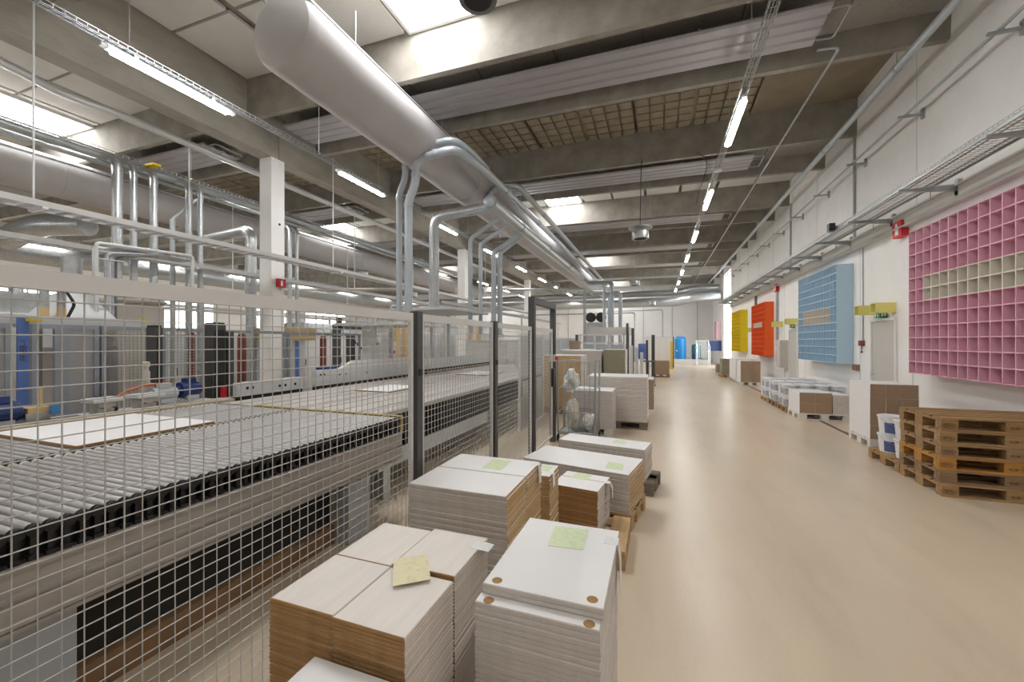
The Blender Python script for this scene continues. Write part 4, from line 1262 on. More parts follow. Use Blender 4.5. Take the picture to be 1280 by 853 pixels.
# packs 5: far
white_pallet('white pallet under the far brown fronted packs', 3.33, 17.97, .70, .8)
me = pack_mesh('board_pack', .33, .80, .40, 'card_brown', 'melamine', 10)
for i in range(2):
    for k in range(2):
        pack(me, 'far board pack with brown front below the orange red shelf', 3.165 + i * .335, 17.97, .1445 + k * .402, 'far brown fronted packs')
white_pallet('white pallet under the tall white packs behind the far brown ones', 3.40, 19.4, .8, 1.6)
me = pack_mesh('board_pack', .78, .76, .415, 'melamine', 'melamine', 10)
for q in range(2):
    for k in range(2):
        pack(me, 'tall white board pack standing behind the far brown fronted packs', 3.40, 19.02 + .80 * q, .1445 + k * .417, 'far white packs')
white_pallet('wooden pallet under the olive edged packs near the railing', 3.12, 21.7, .62, .8, 'pallet_new')
me = pack_mesh('board_pack', .55, .74, .37, 'olive_edge', 'olive_edge', 10)
for k in range(2):
    pack(me, 'olive edged board pack near the end of the right wall', 3.14, 21.7, .1445 + k * .372, 'olive edged packs')
white_pallet('small pallet under the white box before the railing', 3.0, 22.7, .5, .6)
one('storage_box', MB().board(2.78, 3.22, 22.42, 22.98, .145, .55, .01), 'olive_edge', 'olive box on the small pallet before the railing', 'box')

# ================================================================== CENTRE BEYOND THE GATE
# roll cage with plastic film
t = thing('roll_cage', 'grey wire roll cage holding crumpled plastic film', 'roll cage', (-1.28, 6.95, 0))
x0, x1, y0, y1 = -1.60, -.97, 6.76, 7.26
for x in (x0, x1):
    for y in (y0, y1):
        MB().tube((x, y, .14), (x, y, 1.38), .016, 8).build('upright', 'galv_dull', t, True)
        MB().lathe([(.05, -.015), (.062, -.01), (.062, .01), (.05, .015)], (x, y, .062), 14, 'x').build('caster', 'black_plastic', t, True)
for z in (.16, .50, .90, 1.36):
    for pa, pb in (((x0, y0), (x1, y0)), ((x0, y1), (x1, y1)), ((x1, y0), (x1, y1)), ((x0, y0), (x0, y1))):
        MB().tube((*pa, z), (*pb, z), .009, 6).build('rail', 'galv_dull', t)
mb = MB()
for k in range(1, 7):
    xx = x0 + (x1 - x0) * k / 7
    mb.tube((xx, y0, .16), (xx, y0, 1.36), .004, 6).tube((xx, y1, .16), (xx, y1, 1.36), .004, 6)
mb.build('wires', 'galv_dull', t)
MB().box(x0, x1, y0, y1, .12, .145).build('base', 'galv_dull', t)
def blob(name, c, r, m, lab, cat, seed, parent=None, sub=5):
    import bmesh
    bm = bmesh.new()
    bmesh.ops.create_icosphere(bm, subdivisions=sub, radius=1)
    rnd = random.Random(seed)
    ph = [(Vector((rnd.uniform(-1, 1), rnd.uniform(-1, 1), rnd.uniform(-1, 1))) * rnd.uniform(3, 9), rnd.uniform(0, 6)) for _ in range(9)]
    for v in bm.verts:
        d = 1 + sum(.075 * math.sin(v.co.dot(k) + p) for k, p in ph) + .10 * abs(math.sin(v.co.dot(ph[0][0]) * 2.1 + ph[1][1])) - .09 * abs(math.sin(v.co.dot(ph[2][0]) * 2.7 + ph[3][1]))
        v.co = Vector((v.co.x * r[0], v.co.y * r[1], v.co.z * r[2])) * d
    me = bpy.data.meshes.new(name)
    bm.to_mesh(me); bm.free()
    me.materials.append(MATS[m])
    me.polygons.foreach_set('use_smooth', [True] * len(me.polygons))
    o = bpy.data.objects.new(name, me)
    C.objects.link(o)
    o.location = c
    tag(o, lab, cat)
    return o
blob('plastic_film', (-1.40, 7.01, .45), (.115, .125, .24), 'film', 'crumpled yellowish plastic film in the roll cage', 'plastic film', 5)
blob('plastic_film', (-1.13, 7.00, .32), (.10, .15, .13), 'cloth_clear', 'crumpled clear plastic film on the roll cage floor', 'plastic film', 9)
blob('plastic_film', (-1.42, 7.02, 1.00), (.115, .14, .19), 'cloth_clear', 'clear plastic bag at the top of the roll cage', 'plastic film', 12)
# stacks behind it
def big_stack(lab, x0, x1, y0, y1, z1, mats, slots, th, pm, plab):
    pallet_at(pm, plab, (x0 + x1) / 2, (y0 + y1) / 2, 0, x1 - x0 - .01, y1 - y0 - .01)
    n = int((z1 - .145) / th)
    th = (z1 - .145) / n
    mb = MB()
    for k in range(n):
        dx, dy = random.uniform(-.004, .004), random.uniform(-.004, .004)
        mb.board(x0 + dx, x1 + dx, y0 + dy, y1 + dy, .145 + k * th, .145 + (k + 1) * th - .0005, .0016, slots)
    return one('board_stack', mb, mats, lab, 'board stack', kind='stuff')
W3 = ['melamine', 'melamine_edge', 'mdf_light', 'card_brown', 'olive_edge']
big_stack('low white board stack right behind the roll cage', -1.50, -.75, 7.36, 8.0, .81, W3, (0, 1, 1), .016, 'pallet_white', 'white pallet under the stack right behind the roll cage')
big_stack('wide white board stack on a dark pallet at the aisle edge', -1.32, -.18, 8.12, 8.92, 1.01, W3, (0, 1, 0), .019, 'pallet_old', 'dark pallet under the wide white stack at the aisle edge')
big_stack('brown fronted stack peeping out behind the wide white stack', -.75, -.08, 9.75, 10.5, .83, W3, (0, 3, 1), .019, 'pallet_white', 'white pallet under the stack behind the wide white one')
big_stack('tall stack with brown front and white side behind the roll cage', -2.60, -1.66, 9.3, 10.1, 1.37, W3, (0, 2, 0), .019, 'pallet_4', 'pallet under the tall brown fronted stack')
big_stack('tall white stack behind the brown fronted one', -2.5, -1.42, 11.0, 12.0, 1.45, W3, (0, 1, 1), .02, 'pallet_4', 'pallet under the tall white stack')
big_stack('tall stack with olive edges and white side', -1.36, -.80, 11.0, 11.8, 1.48, W3, (0, 4, 0), .024, 'pallet_4', 'pallet under the tall olive edged stack')
pallet_at('pallet_2', 'small pallet under the brown carton near the yellow post', .16, 20.7, 0, .76, .7)
one('carton', MB().board(-.20, .52, 20.36, 21.04, .145, .78, .006), 'card_brown', 'brown carton on a pallet near the yellow post', 'carton')
one('guard_post', MB().box(.74, .86, 26.4, 26.52, .02, 1.70).box(.66, .94, 26.32, 26.6, 0, .02), 'safety_yellow', 'bright yellow guard post at the end of the aisle', 'post')
cb = thing('white_cabinet', 'row of tall white cabinets behind the yellow post', 'cabinet', (.1, 28.4, 0))
for i in range(2):
    MB().box(-.75 + .85 * i, .08 + .85 * i, 28, 28.8, .05, 2.0).build('body', 'machine_light', cb)
    for j in range(2):
        MB().box(-.74 + .85 * i + .41 * j, -.345 + .85 * i + .41 * j, 27.985, 27.998, .10, 1.95).build('door', 'white_paint', cb)
MB().box(.94, .99, 28, 28.8, .0, 2.0).build('end_panel', 'black_plastic', cb)
# tanks on the platform
tk = thing('water_tank', 'tall bright blue cylindrical tank on the platform', 'tank', (1.62, 33.2, .375))
MB().lathe([(.40, 0), (.41, .03), (.41, 1.45), (.38, 1.55), (.26, 1.63), (.08, 1.66)], (1.62, 33.2, .375), 24).build('shell', 'tank_blue', tk, True)
MB().path([(1.3, 33.0, 2.02), (1.62, 32.9, 2.10), (1.98, 33.0, 2.0)], .025, 8, .1).build('top_pipe', 'tank_blue', tk, True)
MB().lathe([(.01, -.01), (.05, -.008), (.055, .01)], (1.38, 32.86, 1.0), 12, 'y').build('gauge', 'white_sign', tk)
tp = thing('compressor', 'dark teal compressor tank with pump on the platform', 'compressor', (2.75, 33.2, .375))
MB().lathe([(.33, 0), (.34, .02), (.34, 1.0), (.30, 1.08), (.1, 1.14)], (2.75, 33.2, .375), 20).build('tank', 'teal', tp, True)
MB().lathe([(.14, 0), (.16, .02), (.16, .40), (.10, .44)], (2.62, 32.75, .375), 16).build('pump', 'motor_blue', tp, True)
MB().path([(2.95, 33, 1.45), (3.2, 33, 1.5), (3.2, 33, 1.0)], .04, 8, .1).build('pipe', 'galv', tp, True)
one('pump_unit', MB().box(.3, .7, 30.6, 31.0, 0, .55).tube((.5, 30.5, .55), (.5, 30.5, .95), .12, 12).tube((.3, 30.6, 1.0), (.7, 30.6, 1.0), .05, 8).path([(.5, 30.7, .55), (.5, 30.7, 1.25), (.2, 30.7, 1.25)], .04, 8, .1), 'machine_grey', 'grey pump unit standing left of the blue tank', 'pump')
# stair with railing at the right end
st = thing('platform_stair', 'short steel stair with white railing up to the platform', 'stair', (3.2, 30.8, 0))
for i in range(3):
    MB().box(2.7, 3.35, 30.9 + .3 * i, 31.2 + .3 * i, .10 + .125 * i, .125 + .125 * i).build('step', 'galv_dull', st)
for x in (2.62, 3.40):
    for y in (30.9, 31.9):
        MB().tube((x, y, 0), (x, y, 1.75 if y > 31 else 1.3), .025, 8).build('railing_post', 'white_paint', st, True)
    MB().path([(x, 30.9, 1.3), (x, 31.9, 1.75), (x, 32.3, 1.75)], .025, 8).path([(x, 30.9, .85), (x, 31.9, 1.25), (x, 32.3, 1.25)], .02, 8).build('handrail', 'white_paint', st, True)
mb = MB()
for k in range(7):
    mb.tube((2.62 + .11 * k, 31.9, .5), (2.62 + .11 * k, 31.9, 1.75), .014, 6)
mb.tube((2.62, 31.9, 1.75), (3.40, 31.9, 1.75), .02, 8).build('baluster', 'white_paint', st)
one('notice_board', MB().box(3.42, 4.40, 33.0, 33.06, 1.0, 1.75).box(3.45, 3.50, 33.0, 33.05, 0, 1.0).box(3.55, 3.78, 32.99, 33.0, 1.15, 1.6).box(3.85, 4.2, 32.99, 33.0, 1.15, 1.6), 'motor_blue', 'dark blue rack panel beside the railing', 'panel')

# ================================================================== MACHINES BEHIND THE CONVEYOR
def frame_bay(parent, x, y0, y1, z0, z1, m='frame_bluegrey', wd=.05, panel=None, mesh=False, px=.0):
    """posts and rails of one bay in the plane x"""
    a = wd / 2
    MB().box(x - a, x + a, y0, y1, z1 - wd, z1).build('top_rail', m, parent)
    MB().box(x - a, x + a, y0, y1, z0, z0 + wd).build('bottom_rail', m, parent)
    for y in (y0, y1 - wd):
        MB().box(x - a, x + a, y, y + wd, z0 + wd, z1 - wd).build('post', m, parent)
    if panel:
        MB().box(x - .006 - px, x + .006 - px, y0 + wd, y1 - wd, z0 + wd, z1 - wd).build('panel', panel, parent)
    if mesh:
        mb = MB()
        y = y0 + wd + .03
        while y < y1 - wd:
            mb.box(x - .003, x + .003, y, y + .006, z0 + wd, z1 - wd)
            y += .045
        z = z0 + wd + .03
        while z < z1 - wd:
            mb.box(x - .003, x + .003, y0 + wd, y1 - wd, z, z + .006)
            z += .045
        mb.build('wire_mesh', 'galv_dull', parent)['kind'] = 'stuff'
en = thing('machine_enclosure', 'blue grey framed machine enclosure with smoked panels behind the rollers', 'machine', (-6.9, 2.8, 0))
frame_bay(en, -6.8, 1.7, 2.35, .0, 1.90, panel='panel_smoke')
frame_bay(en, -6.8, 2.50, 2.74, .0, 1.90, panel='panel_smoke', px=.25)
frame_bay(en, -6.8, 2.76, 3.10, .0, 1.90, panel='panel_smoke')
frame_bay(en, -6.8, 3.12, 3.68, .0, 1.90, mesh=True)
bp = MB().box(-6.79, -6.75, 2.385, 2.47, .4, 1.97).build('blue_board', 'machine_blue', en)
text_part('lettering', 'FF-BB-1', .075, bp, (.0205, .0, 1.20), (PI / 2, -PI / 2, PI / 2), 'stamp_ink')
MB().box(-6.80, -6.70, 2.44, 2.56, 1.93, 1.96).build('warning_strip', 'safety_yellow', en)
MB().box(-8.4, -6.85, 1.6, 3.6, 1.90, 2.0).build('roof_plate', 'machine_light', en)
MB().box(-7.9, -7.1, 2.80, 3.45, .12, 1.62).build('inner_body', 'panel_smoke', en)
MB().box(-7.2, -7.12, 3.0, 3.40, 1.62, 1.78).build('inner_cap', 'machine_beige', en)
en2 = thing('machine_enclosure', 'wire mesh machine enclosure between the dark columns', 'machine', (-6.8, 5.8, 0))
frame_bay(en2, -6.8, 3.80, 4.50, .0, 1.90, mesh=True)
frame_bay(en2, -6.8, 4.55, 5.9, .0, 1.89, mesh=False)
frame_bay(en2, -6.8, 5.92, 7.98, .0, 1.88, mesh=False)
for y0_, y1_, lab, z in ((3.34, 3.43, 'narrow dark control column between mesh bays', 1.88), (4.06, 4.25, 'wide dark grey control column behind the conveyor', 1.95)):
    t = thing('control_column', lab, 'column', (-6.2, (y0_ + y1_) / 2, 0))
    MB().box(-6.28, -6.10, y0_, y1_, 0, z).build('housing', 'post_dark', t)
    MB().box(-6.28, -6.11, y0_ + .01, y1_ - .01, z, z + .03).build('cap', 'black_plastic', t)
    MB().box(-6.10, -6.094, y0_ + .02, y1_ - .02, .3, z - .08).build('lens_strip', 'black_plastic', t)
one('control_column', MB().box(-6.2, -6.08, 4.30, 4.36, 0, 1.85), 'post_dark', 'slim black column right beside the wide dark grey one', 'column')
one('control_column', MB().box(-6.3, -6.15, 1.72, 1.83, 0, 1.86), 'post_dark', 'black column before the smoked enclosure panels', 'column')
# control cabinet and hood on top
cb = thing('control_cabinet', 'beige rounded control cabinet with a warning triangle', 'cabinet', (-8.2, 4.2, 0))
MB().board(-8.6, -8.0, 3.86, 4.52, .0, 2.32, .03).build('body', 'machine_beige', cb)
MB().board(-8.64, -7.97, 3.83, 4.55, 2.32, 2.40, .035).build('lid', 'machine_beige', cb)
MB().quad([(-7.995, 4.14, 2.03), (-7.995, 4.26, 2.03), (-7.995, 4.20, 2.14)]).build('warning_triangle', 'safety_yellow', cb)
hd = thing('extraction_hood', 'pale sheet metal extraction hood on the machine roof', 'hood', (-7.9, 3.2, 2.0))
MB().bbox8([(-8.3, 2.95, 2.0), (-7.5, 2.95, 2.0), (-7.5, 3.65, 2.0), (-8.3, 3.65, 2.0), (-8.05, 3.18, 2.38), (-7.75, 3.18, 2.38), (-7.75, 3.45, 2.38), (-8.05, 3.45, 2.38)]).build('cone', 'machine_light', hd)
MB().tube((-7.9, 3.31, 2.38), (-7.9, 3.31, 2.9), .11, 14).build('spigot', 'galv', hd, True)
for i, (y, m) in enumerate(((2.86, 'tan_post'), (3.02, 'tan_post'))):
    q = MB().tube((-7.45, y, 2.0), (-7.45, y, 2.14), .045, 10).build('flex_end', m, hd, True)
    MB().tube((-7.45, y, 2.14), (-7.45, y, 2.45), .045, 10).build('suction_tube', 'galv', hd, True)
MB().path([(-7.35, 3.04, 2.02), (-7.33, 3.10, 2.2), (-7.38, 3.02, 2.4), (-7.6, 2.9, 2.45)], .018, 8, .05).build('hose', 'black_plastic', hd, True)
# pale pipe rack over the machine
rk = thing('pipe_rack', 'pale tubular rack carrying bent cables over the machine', 'rack', (-7.7, 4.0, 1.95))
MB().path([(-7.6, 3.44, 1.9), (-7.6, 3.44, 3.12), (-7.6, 4.72, 3.18), (-7.6, 4.72, 2.6)], .028, 8, .06).build('front_hoop', 'machine_light', rk, True)
MB().path([(-8.0, 3.6, 2.0), (-8.0, 3.6, 3.12), (-8.0, 4.85, 3.18)], .028, 8, .06).build('rear_hoop', 'machine_light', rk, True)
for z in (2.25, 2.6, 2.9):
    MB().tube((-7.6, 3.44, z), (-8.0, 3.6, z), .012, 6).tube((-7.6, 3.44, z), (-7.55, 3.75, z), .010, 6).build('rung', 'machine_light', rk)
for k in range(4):
    MB().path([(-7.62 - .05 * k, 3.56 + .06 * k, 1.95), (-7.62 - .05 * k, 3.56 + .06 * k, 3.0), (-7.62 - .05 * k, 4.3, 3.12)], .022, 8, .1).build('cable', ['label_grey', 'machine_light', 'label_grey', 'steel_dark'][k], rk, True)
MB().box(-8.0, -7.6, 3.7, 4.75, 3.10, 3.12).build('mesh_shelf', 'galv', rk)
# galvanised risers in front of the second fabric duct
for x, y, r_, lab in ((-9.75, 4.72, .085, 'wide galvanised riser pipe, outermost of the group by the drain pipe'), (-9.75, 4.98, .06, 'galvanised riser pipe next to the wide outermost one'), (-9.75, 5.32, .07, 'galvanised riser pipe with yellow clip in the middle of the group'),
                      (-9.75, 5.98, .065, 'galvanised riser pipe with a slanted brace'), (-9.75, 6.22, .055, 'slim galvanised riser pipe nearest to the column with fire sign'), (-10.5, 9.25, .06, 'galvanised riser pipe right behind the column with fire sign'), (-10.5, 9.5, .05, 'slim galvanised riser pipe behind the column with fire sign')):
    t = thing('riser_pipe', lab, 'pipe', (x, y, 1.7))
    MB().path([(x, y, .3), (x, y, 5.18), (x - .35, y, 5.30)], r_, 12, .18).build('tube', 'galv', t, True)
    for z in (2.6, 3.9):
        MB().tube((x, y, z), (x, y, z + .05), r_ * 1.1, 12).build('coupling', 'galv', t, True)
    MB().tube((x, y, 0), (x, y, .3), r_ * 1.3, 12).build('foot', 'galv_dull', t, True)
one('pipe_clip', MB().box(-9.95, -9.66, 5.26, 5.40, 5.31, 5.35), 'safety_yellow', 'yellow clip on top of the middle riser pipe', 'clip')
one('pipe_brace', MB().tube((-9.75, 6.14, 4.9), (-9.9, 5.75, 4.35), .035, 8).tube((-9.9, 5.75, 4.35), (-9.9, 5.75, .0), .05, 8), 'galv_dull', 'slanted brace post leaning on the riser pipes', 'brace')
spiral('spiral duct bending down beside the column with fire sign', [(-12.4, 7.8, 4.55), (-10.0, 7.62, 4.62), (-10.0, 7.62, 0)], .13, .3)
one('service_header', MB().tube((-10.15, 1, 5.30), (-10.15, 20, 5.30), .07, 10).tube((-10.32, 1, 5.22), (-10.32, 20, 5.22), .045, 8), 'galv_dull', 'pair of horizontal service pipes feeding the riser pipes', 'pipe', smooth=True)
# small drives along the far edge of the rollers
def drive_motor(lab, x, y, z, m='motor_blue', r=.075, L=.24):
    t = thing('drive_motor', lab, 'motor', (x, y, z - r))
    MB().lathe([(r * .5, -L / 2 - .05), (r * .55, -L / 2), (r, -L / 2), (r, L / 2 - .03), (r * .85, L / 2), (r * .3, L / 2 + .01)], (x, y, z), 18, 'y').build('housing', m, t, True)
    mb = MB()
    for k in range(14):
        a = 2 * PI * k / 14
        mb.tube((x + r * math.cos(a), y - L * .4, z + r * math.sin(a)), (x + r * math.cos(a), y + L * .35, z + r * math.sin(a)), .006, 5)
    mb.build('cooling_fins', m, t)['kind'] = 'stuff'
    MB().box(x - .05, x + .05, y - .06, y + .06, z + r * .9, z + r + .05).build('terminal_box', m, t)
    MB().box(x - .09, x + .09, y - L * .3, y + L * .3, z - r - .02, z - r * .7).build('foot', 'machine_grey', t)
    return t
ledge = thing('machine_bed', 'low grey machine bed carrying the small drives', 'machine', (-5.9, 3.0, 0))
MB().box(-6.04, -5.46, .4, 3.9, 0, .90).build('bed', 'machine_grey', ledge)
MB().box(-5.52, -5.455, .4, 3.9, .90, .925).build('edge_strip', 'black_matt', ledge)
drive_motor('dark blue drive motor on the bed before the smoked panels', -5.62, 1.86, 1.05, L=.26, r=.10)
drive_motor('dark blue drive motor beside the silver cylinder', -5.9, 3.62, 1.06, L=.24, r=.10)
drive_motor('silver grey cylinder motor beside the dark blue drive', -5.85, 3.30, 1.04, 'machine_grey', .08, .26)
def clamp_unit(lab, y0, y1):
    t = thing('clamp_unit', lab, 'machine unit', (-5.6, (y0 + y1) / 2, .90))
    MB().board(-5.75, -5.50, y0, y1, 1.05, 1.09, .006).build('top_plate', 'machine_light', t)
    MB().box(-5.72, -5.54, y0 + .06, y1 - .06, .925, 1.05).build('body', 'machine_beige', t)
    for k in range(2):
        MB().lathe([(.018, -.02), (.028, -.015), (.028, .015), (.018, .02)], (-5.52, y0 + .08 + .1 * k, .97), 12, 'x').build('wheel', 'black_plastic', t, True)
    MB().box(-5.54, -5.48, y0 + .02, y1 - .1, .93, .99).build('bracket', 'galv', t)
    return t
clamp_unit('flat topped clamp unit on the bed nearest the blue lettered board', 2.47, 2.73)
clamp_unit('flat topped clamp unit on the bed beside the orange hose', 2.85, 3.12)
sm = thing('feeder_unit', 'small grey feeder with a light blue connector on the bed', 'machine unit', (-5.6, 2.1, .90))
MB().box(-5.74, -5.52, 2.0, 2.16, .925, 1.02).build('body', 'galv', sm)
MB().box(-5.72, -5.54, 2.02, 2.20, 1.02, 1.07).build('tray', 'tan_post', sm)
MB().box(-5.52, -5.47, 2.15, 2.21, 1.0, 1.08).build('connector', 'sky_blue', sm)
MB().box(-5.75, -5.50, 1.98, 2.45, .90, .925).build('base_bar', 'black_matt', sm)
MB().box(-5.66, -5.63, 2.13, 2.15, 1.07, 1.25).build('lever', 'tan_post', sm)
one('air_hose', MB().path([(-5.8, 2.66, .94), (-5.85, 2.9, 1.12), (-5.9, 3.15, 1.17), (-5.9, 3.4, 1.16)], .014, 8, .1), 'orange_hose', 'orange air hose arching behind the clamp units', 'hose', smooth=True)
one('red_lever', MB().box(-5.60, -5.55, 3.83, 3.88, .90, 1.08), 'red_button', 'short red lever at the foot of the wide dark column', 'lever')
one('filter_bottle', MB().lathe([(.03, 0), (.04, .01), (.04, .14), (.028, .16), (.028, .2), (.04, .21), (.04, .26), (.02, .27)], (-5.98, 3.18, 1.18), 12).box(-6.03, -5.92, 3.14, 3.24, .9, 1.18), 'machine_beige', 'small pale filter bottle on a stub before the narrow dark column', 'filter', smooth=True)
# feed beams with holes, rollers underneath
def feed_beam(lab, x, y0, y1, z0, z1, holes, raised=None):
    t = thing('feed_beam', lab, 'machine', (x, (y0 + y1) / 2, 0))
    MB().box(x - .08, x, y0, y1, z0, z1).build('beam', 'machine_light', t)
    for y, z in holes:
        MB().tube((x - .002, y, z), (x + .003, y, z), .022, 12).build('hole', 'black_matt', t)
    if raised:
        ya, yb, yc, zt = raised
        MB().bbox8([(x - .10, ya, z1), (x + .0, ya, z1), (x + .0, yc, z1), (x - .10, yc, z1), (x - .10, yb, zt), (x + .0, yb, zt), (x + .0, yc, zt), (x - .10, yc, zt)]).build('raised_guard', 'white_paint', t)
    k = y0 + .1
    while k < y1:
        o = MB().lathe([(.02, -.03), (.048, -.026), (.048, .026), (.02, .03)], (x + .03, k, z0 - .10), 12, 'x').build('roller_wheel', 'grille', t, True)
        k += .17
    MB().box(x - .06, x - .01, y0, y1, z0 - .16, z0).build('wheel_rail', 'black_matt', t)
    for k in (y0 + .15, (y0 + y1) / 2, y1 - .25):
        MB().box(x - .16, x - .08, k, k + .12, 0, z1).build('leg', 'machine_grey', t)
    return t
feed_beam('short grey feed beam with round holes behind the hazard bar', -5.45, 3.95, 5.05, .93, 1.12, [(4.1, 1.04), (4.18, 1.04), (4.62, 1.02), (4.72, 1.02), (4.9, 1.02)])
feed_beam('long grey feed beam with a sloping raised guard', -5.45, 5.30, 8.6, .95, 1.20, [(5.42, 1.12), (5.50, 1.12), (5.86, 1.10), (6.02, 1.10), (6.6, 1.08)], (5.9, 6.25, 8.6, 1.33))
feed_beam('long pale feed beam seen through the second mesh panel', -5.45, 8.75, 13.5, 1.0, 1.26, [])
one('blue_cover', MB().box(-5.75, -5.60, 5.6, 6.0, 1.15, 1.235), 'motor_blue', 'dark blue cover plate behind the long feed beam', 'cover')
# saw unit with a signal tower
su = thing('saw_unit', 'white machine head with a lit green signal tower', 'machine', (-7.5, 9.9, 0))
MB().box(-7.9, -7.5, 9.45, 10.4, 0, 1.70).build('body', 'machine_light', su)
MB().box(-7.85, -7.62, 9.36, 9.60, 1.70, 2.5).build('mast', 'machine_light', su)
MB().box(-7.50, -7.47, 10.0, 10.25, .95, 1.15).build('control_panel', 'black_plastic', su)
MB().box(-7.50, -7.46, 9.55, 9.8, .95, 1.15).build('control_panel', 'black_plastic', su)
tw = MB().tube((-7.5, 9.38, 1.66), (-7.5, 9.38, 1.80), .05, 12).box(-7.55, -7.5, 9.34, 9.6, 1.6, 1.66).build('tower_base', 'black_plastic', su)
MB().tube((-7.5, 9.38, 1.80), (-7.5, 9.38, 1.93), .045, 12).build('green_lamp', 'green_lamp', tw)
MB().tube((-7.5, 9.38, 1.93), (-7.5, 9.38, 2.08), .045, 12).build('blue_lamp', 'blue_lamp', tw)
MB().box(-7.47, -7.42, 10.12, 10.24, 1.34, 1.42).build('stop_button', 'red_button', su)
for ya, lab in ((11.7, 'tan timber post behind the white machine head'), (12.26, 'tan timber post, second behind the white machine head'), (17.68, 'far tan timber post seen through the second mesh panel'), (18.55, 'farthest tan timber post seen through the second mesh panel')):
    one('timber_post', MB().board(-8.62, -8.46, ya, ya + .26, 0, 2.45, .01), 'tan_post', lab, 'post')
one('air_hose', MB().path([(-6.95, 7.9, 1.75), (-6.92, 8.2, 1.5), (-6.9, 8.7, 1.25), (-6.9, 8.9, .95), (-6.9, 8.95, 0)], .025, 8, .2), 'motor_blue', 'dark blue hose hanging before the white machine head', 'hose', smooth=True)
# red and brown tubes, blue striped cabinet, tan top box
for i, (y, m, r_) in enumerate(((9.34, 'tube_red', .09), (10.5, 'tube_red', .10), (5.9, 'tube_red', .08), (4.95, 'tube_red', .06))):
    one('suction_tube', MB().lathe([(r_ * .9, 0), (r_, .02), (r_, 1.80), (r_ * .7, 1.86)], (-9.3 if i < 2 else -8.0, y, 0), 14), m, ['dark red upright tube behind the long feed beam', 'brown red upright tube nearer the white machine head', 'red brown upright tube behind the framed bays', 'slim red upright tube behind the wide dark column'][i], 'tube', smooth=True)
bc = thing('striped_cabinet', 'grey cabinet with a vertical blue stripe under a tan box', 'cabinet', (-9.6, 8.6, 0))
MB().box(-10.2, -9.3, 7.9, 8.7, 0, 1.72).build('body', 'machine_grey', bc)
MB().box(-9.3, -9.29, 8.36, 8.48, .3, 1.72).build('blue_stripe', 'machine_blue', bc)
MB().box(-10.3, -9.25, 7.8, 9.0, 1.73, 2.06).build('top_box', 'tan_post', bc)
one('dark_portal', MB().box(-8.2, -8.05, 8.55, 8.70, 0, 2.15).box(-8.2, -8.05, 10.0, 10.15, 0, 2.15).box(-8.2, -8.05, 8.70, 10.0, 2.02, 2.15), 'post_dark', 'dark portal frame behind the long feed beam', 'frame')
one('dark_column', MB().box(-7.2, -7.05, 7.95, 8.1, 0, 1.88), 'post_dark', 'dark square column at the end of the framed bays', 'column')
# roof plate with pipes landing on it
rp = thing('machine_roof', 'flat grey roof plate on posts where the spiral elbow lands', 'machine roof', (-5.4, 9.3, 0))
MB().box(-6.3, -4.45, 8.2, 10.4, 2.44, 2.50).build('plate', 'machine_grey', rp)
for x in (-6.2, -5.65):
    for y in (8.3, 10.2):
        MB().box(x, x + .07, y, y + .07, 0, 2.44).build('post', 'machine_grey', rp)
MB().box(-6.3, -4.6, 6.6, 8.1, 2.02, 2.08).build('lower_plate', 'machine_light', rp)
MB().box(-5.9, -5.7, 7.0, 7.2, 0, 2.02).build('support', 'machine_light', rp)
MB().box(-6.25, -6.18, 6.62, 6.72, 1.98, 2.18).build('clip', 'black_plastic', rp)
# machinery farther left and back
def cabinet(lab, x0, x1, y0, y1, z1, m, doors=2, top=None):
    t = thing('machine_cabinet', lab, 'machine', ((x0 + x1) / 2, (y0 + y1) / 2, 0))
    MB().board(x0, x1, y0, y1, .0, z1, .015).build('body', m, t)
    dw = (y1 - y0 - .06) / doors
    for k in range(doors):
        p = MB().box(x1, x1 + .012, y0 + .03 + k * dw + .012, y0 + .03 + (k + 1) * dw - .012, .12, z1 - .08).build('door', 'machine_light' if m != 'machine_light' else 'machine_grey', t)
        MB().box(x1 + .012, x1 + .03, y0 + .03 + k * dw + .04, y0 + .03 + k * dw + .06, z1 * .45, z1 * .55).build('handle', 'black_plastic', p)
    wf = (x1 - x0)
    MB().box(x0 + .05, x1 - .05, y0 - .012, y0, .15, z1 - .10).build('side_panel', 'machine_light' if m != 'machine_light' else 'machine_grey', t)
    if top:
        MB().bbox8([(x0 + .1, y0 + .1, z1), (x1 - .1, y0 + .1, z1), (x1 - .1, y1 - .1, z1), (x0 + .1, y1 - .1, z1), (x0 + .3, y0 + .3, z1 + top), (x1 - .3, y0 + .3, z1 + top), (x1 - .3, y1 - .3, z1 + top), (x0 + .3, y1 - .3, z1 + top)]).build('hood', 'galv', t)
    return t
cabinet('large white machine block behind the smoked enclosure', -12.5, -10.6, 2.6, 5.0, 2.2, 'machine_light', 3, .4)
cabinet('long beige machine block beyond the riser pipes', -13.2, -11.0, 6.4, 9.6, 1.9, 'machine_beige', 4)
cabinet('grey machine block behind the striped cabinet', -13.0, -11.2, 10.4, 14.5, 2.0, 'machine_grey', 5, .35)
cabinet('white machine block far behind the white machine head', -12.5, -10.3, 15.6, 19.5, 2.1, 'machine_light', 5)
cabinet('grey machine block near the third column', -12.0, -9.6, 21, 25, 2.2, 'machine_grey', 5, .4)
cabinet('pale machine line before the window wall', -19.5, -17.5, 6.8, 13.0, 1.8, 'machine_beige', 8)
cabinet('grey machine line before the window wall farther along', -19.5, -17.2, 15.0, 23.0, 2.0, 'machine_grey', 8, .3)
cabinet('white machine block at the far left corner', -24, -21.5, 24, 31, 2.2, 'machine_light', 8)
cabinet('grey machine block far behind the tan posts', -7.6, -5.8, 15.4, 19.5, 1.75, 'machine_grey', 5)
cabinet('white machine block far behind the gate', -6.8, -4.8, 21, 26, 1.9, 'machine_light', 6)
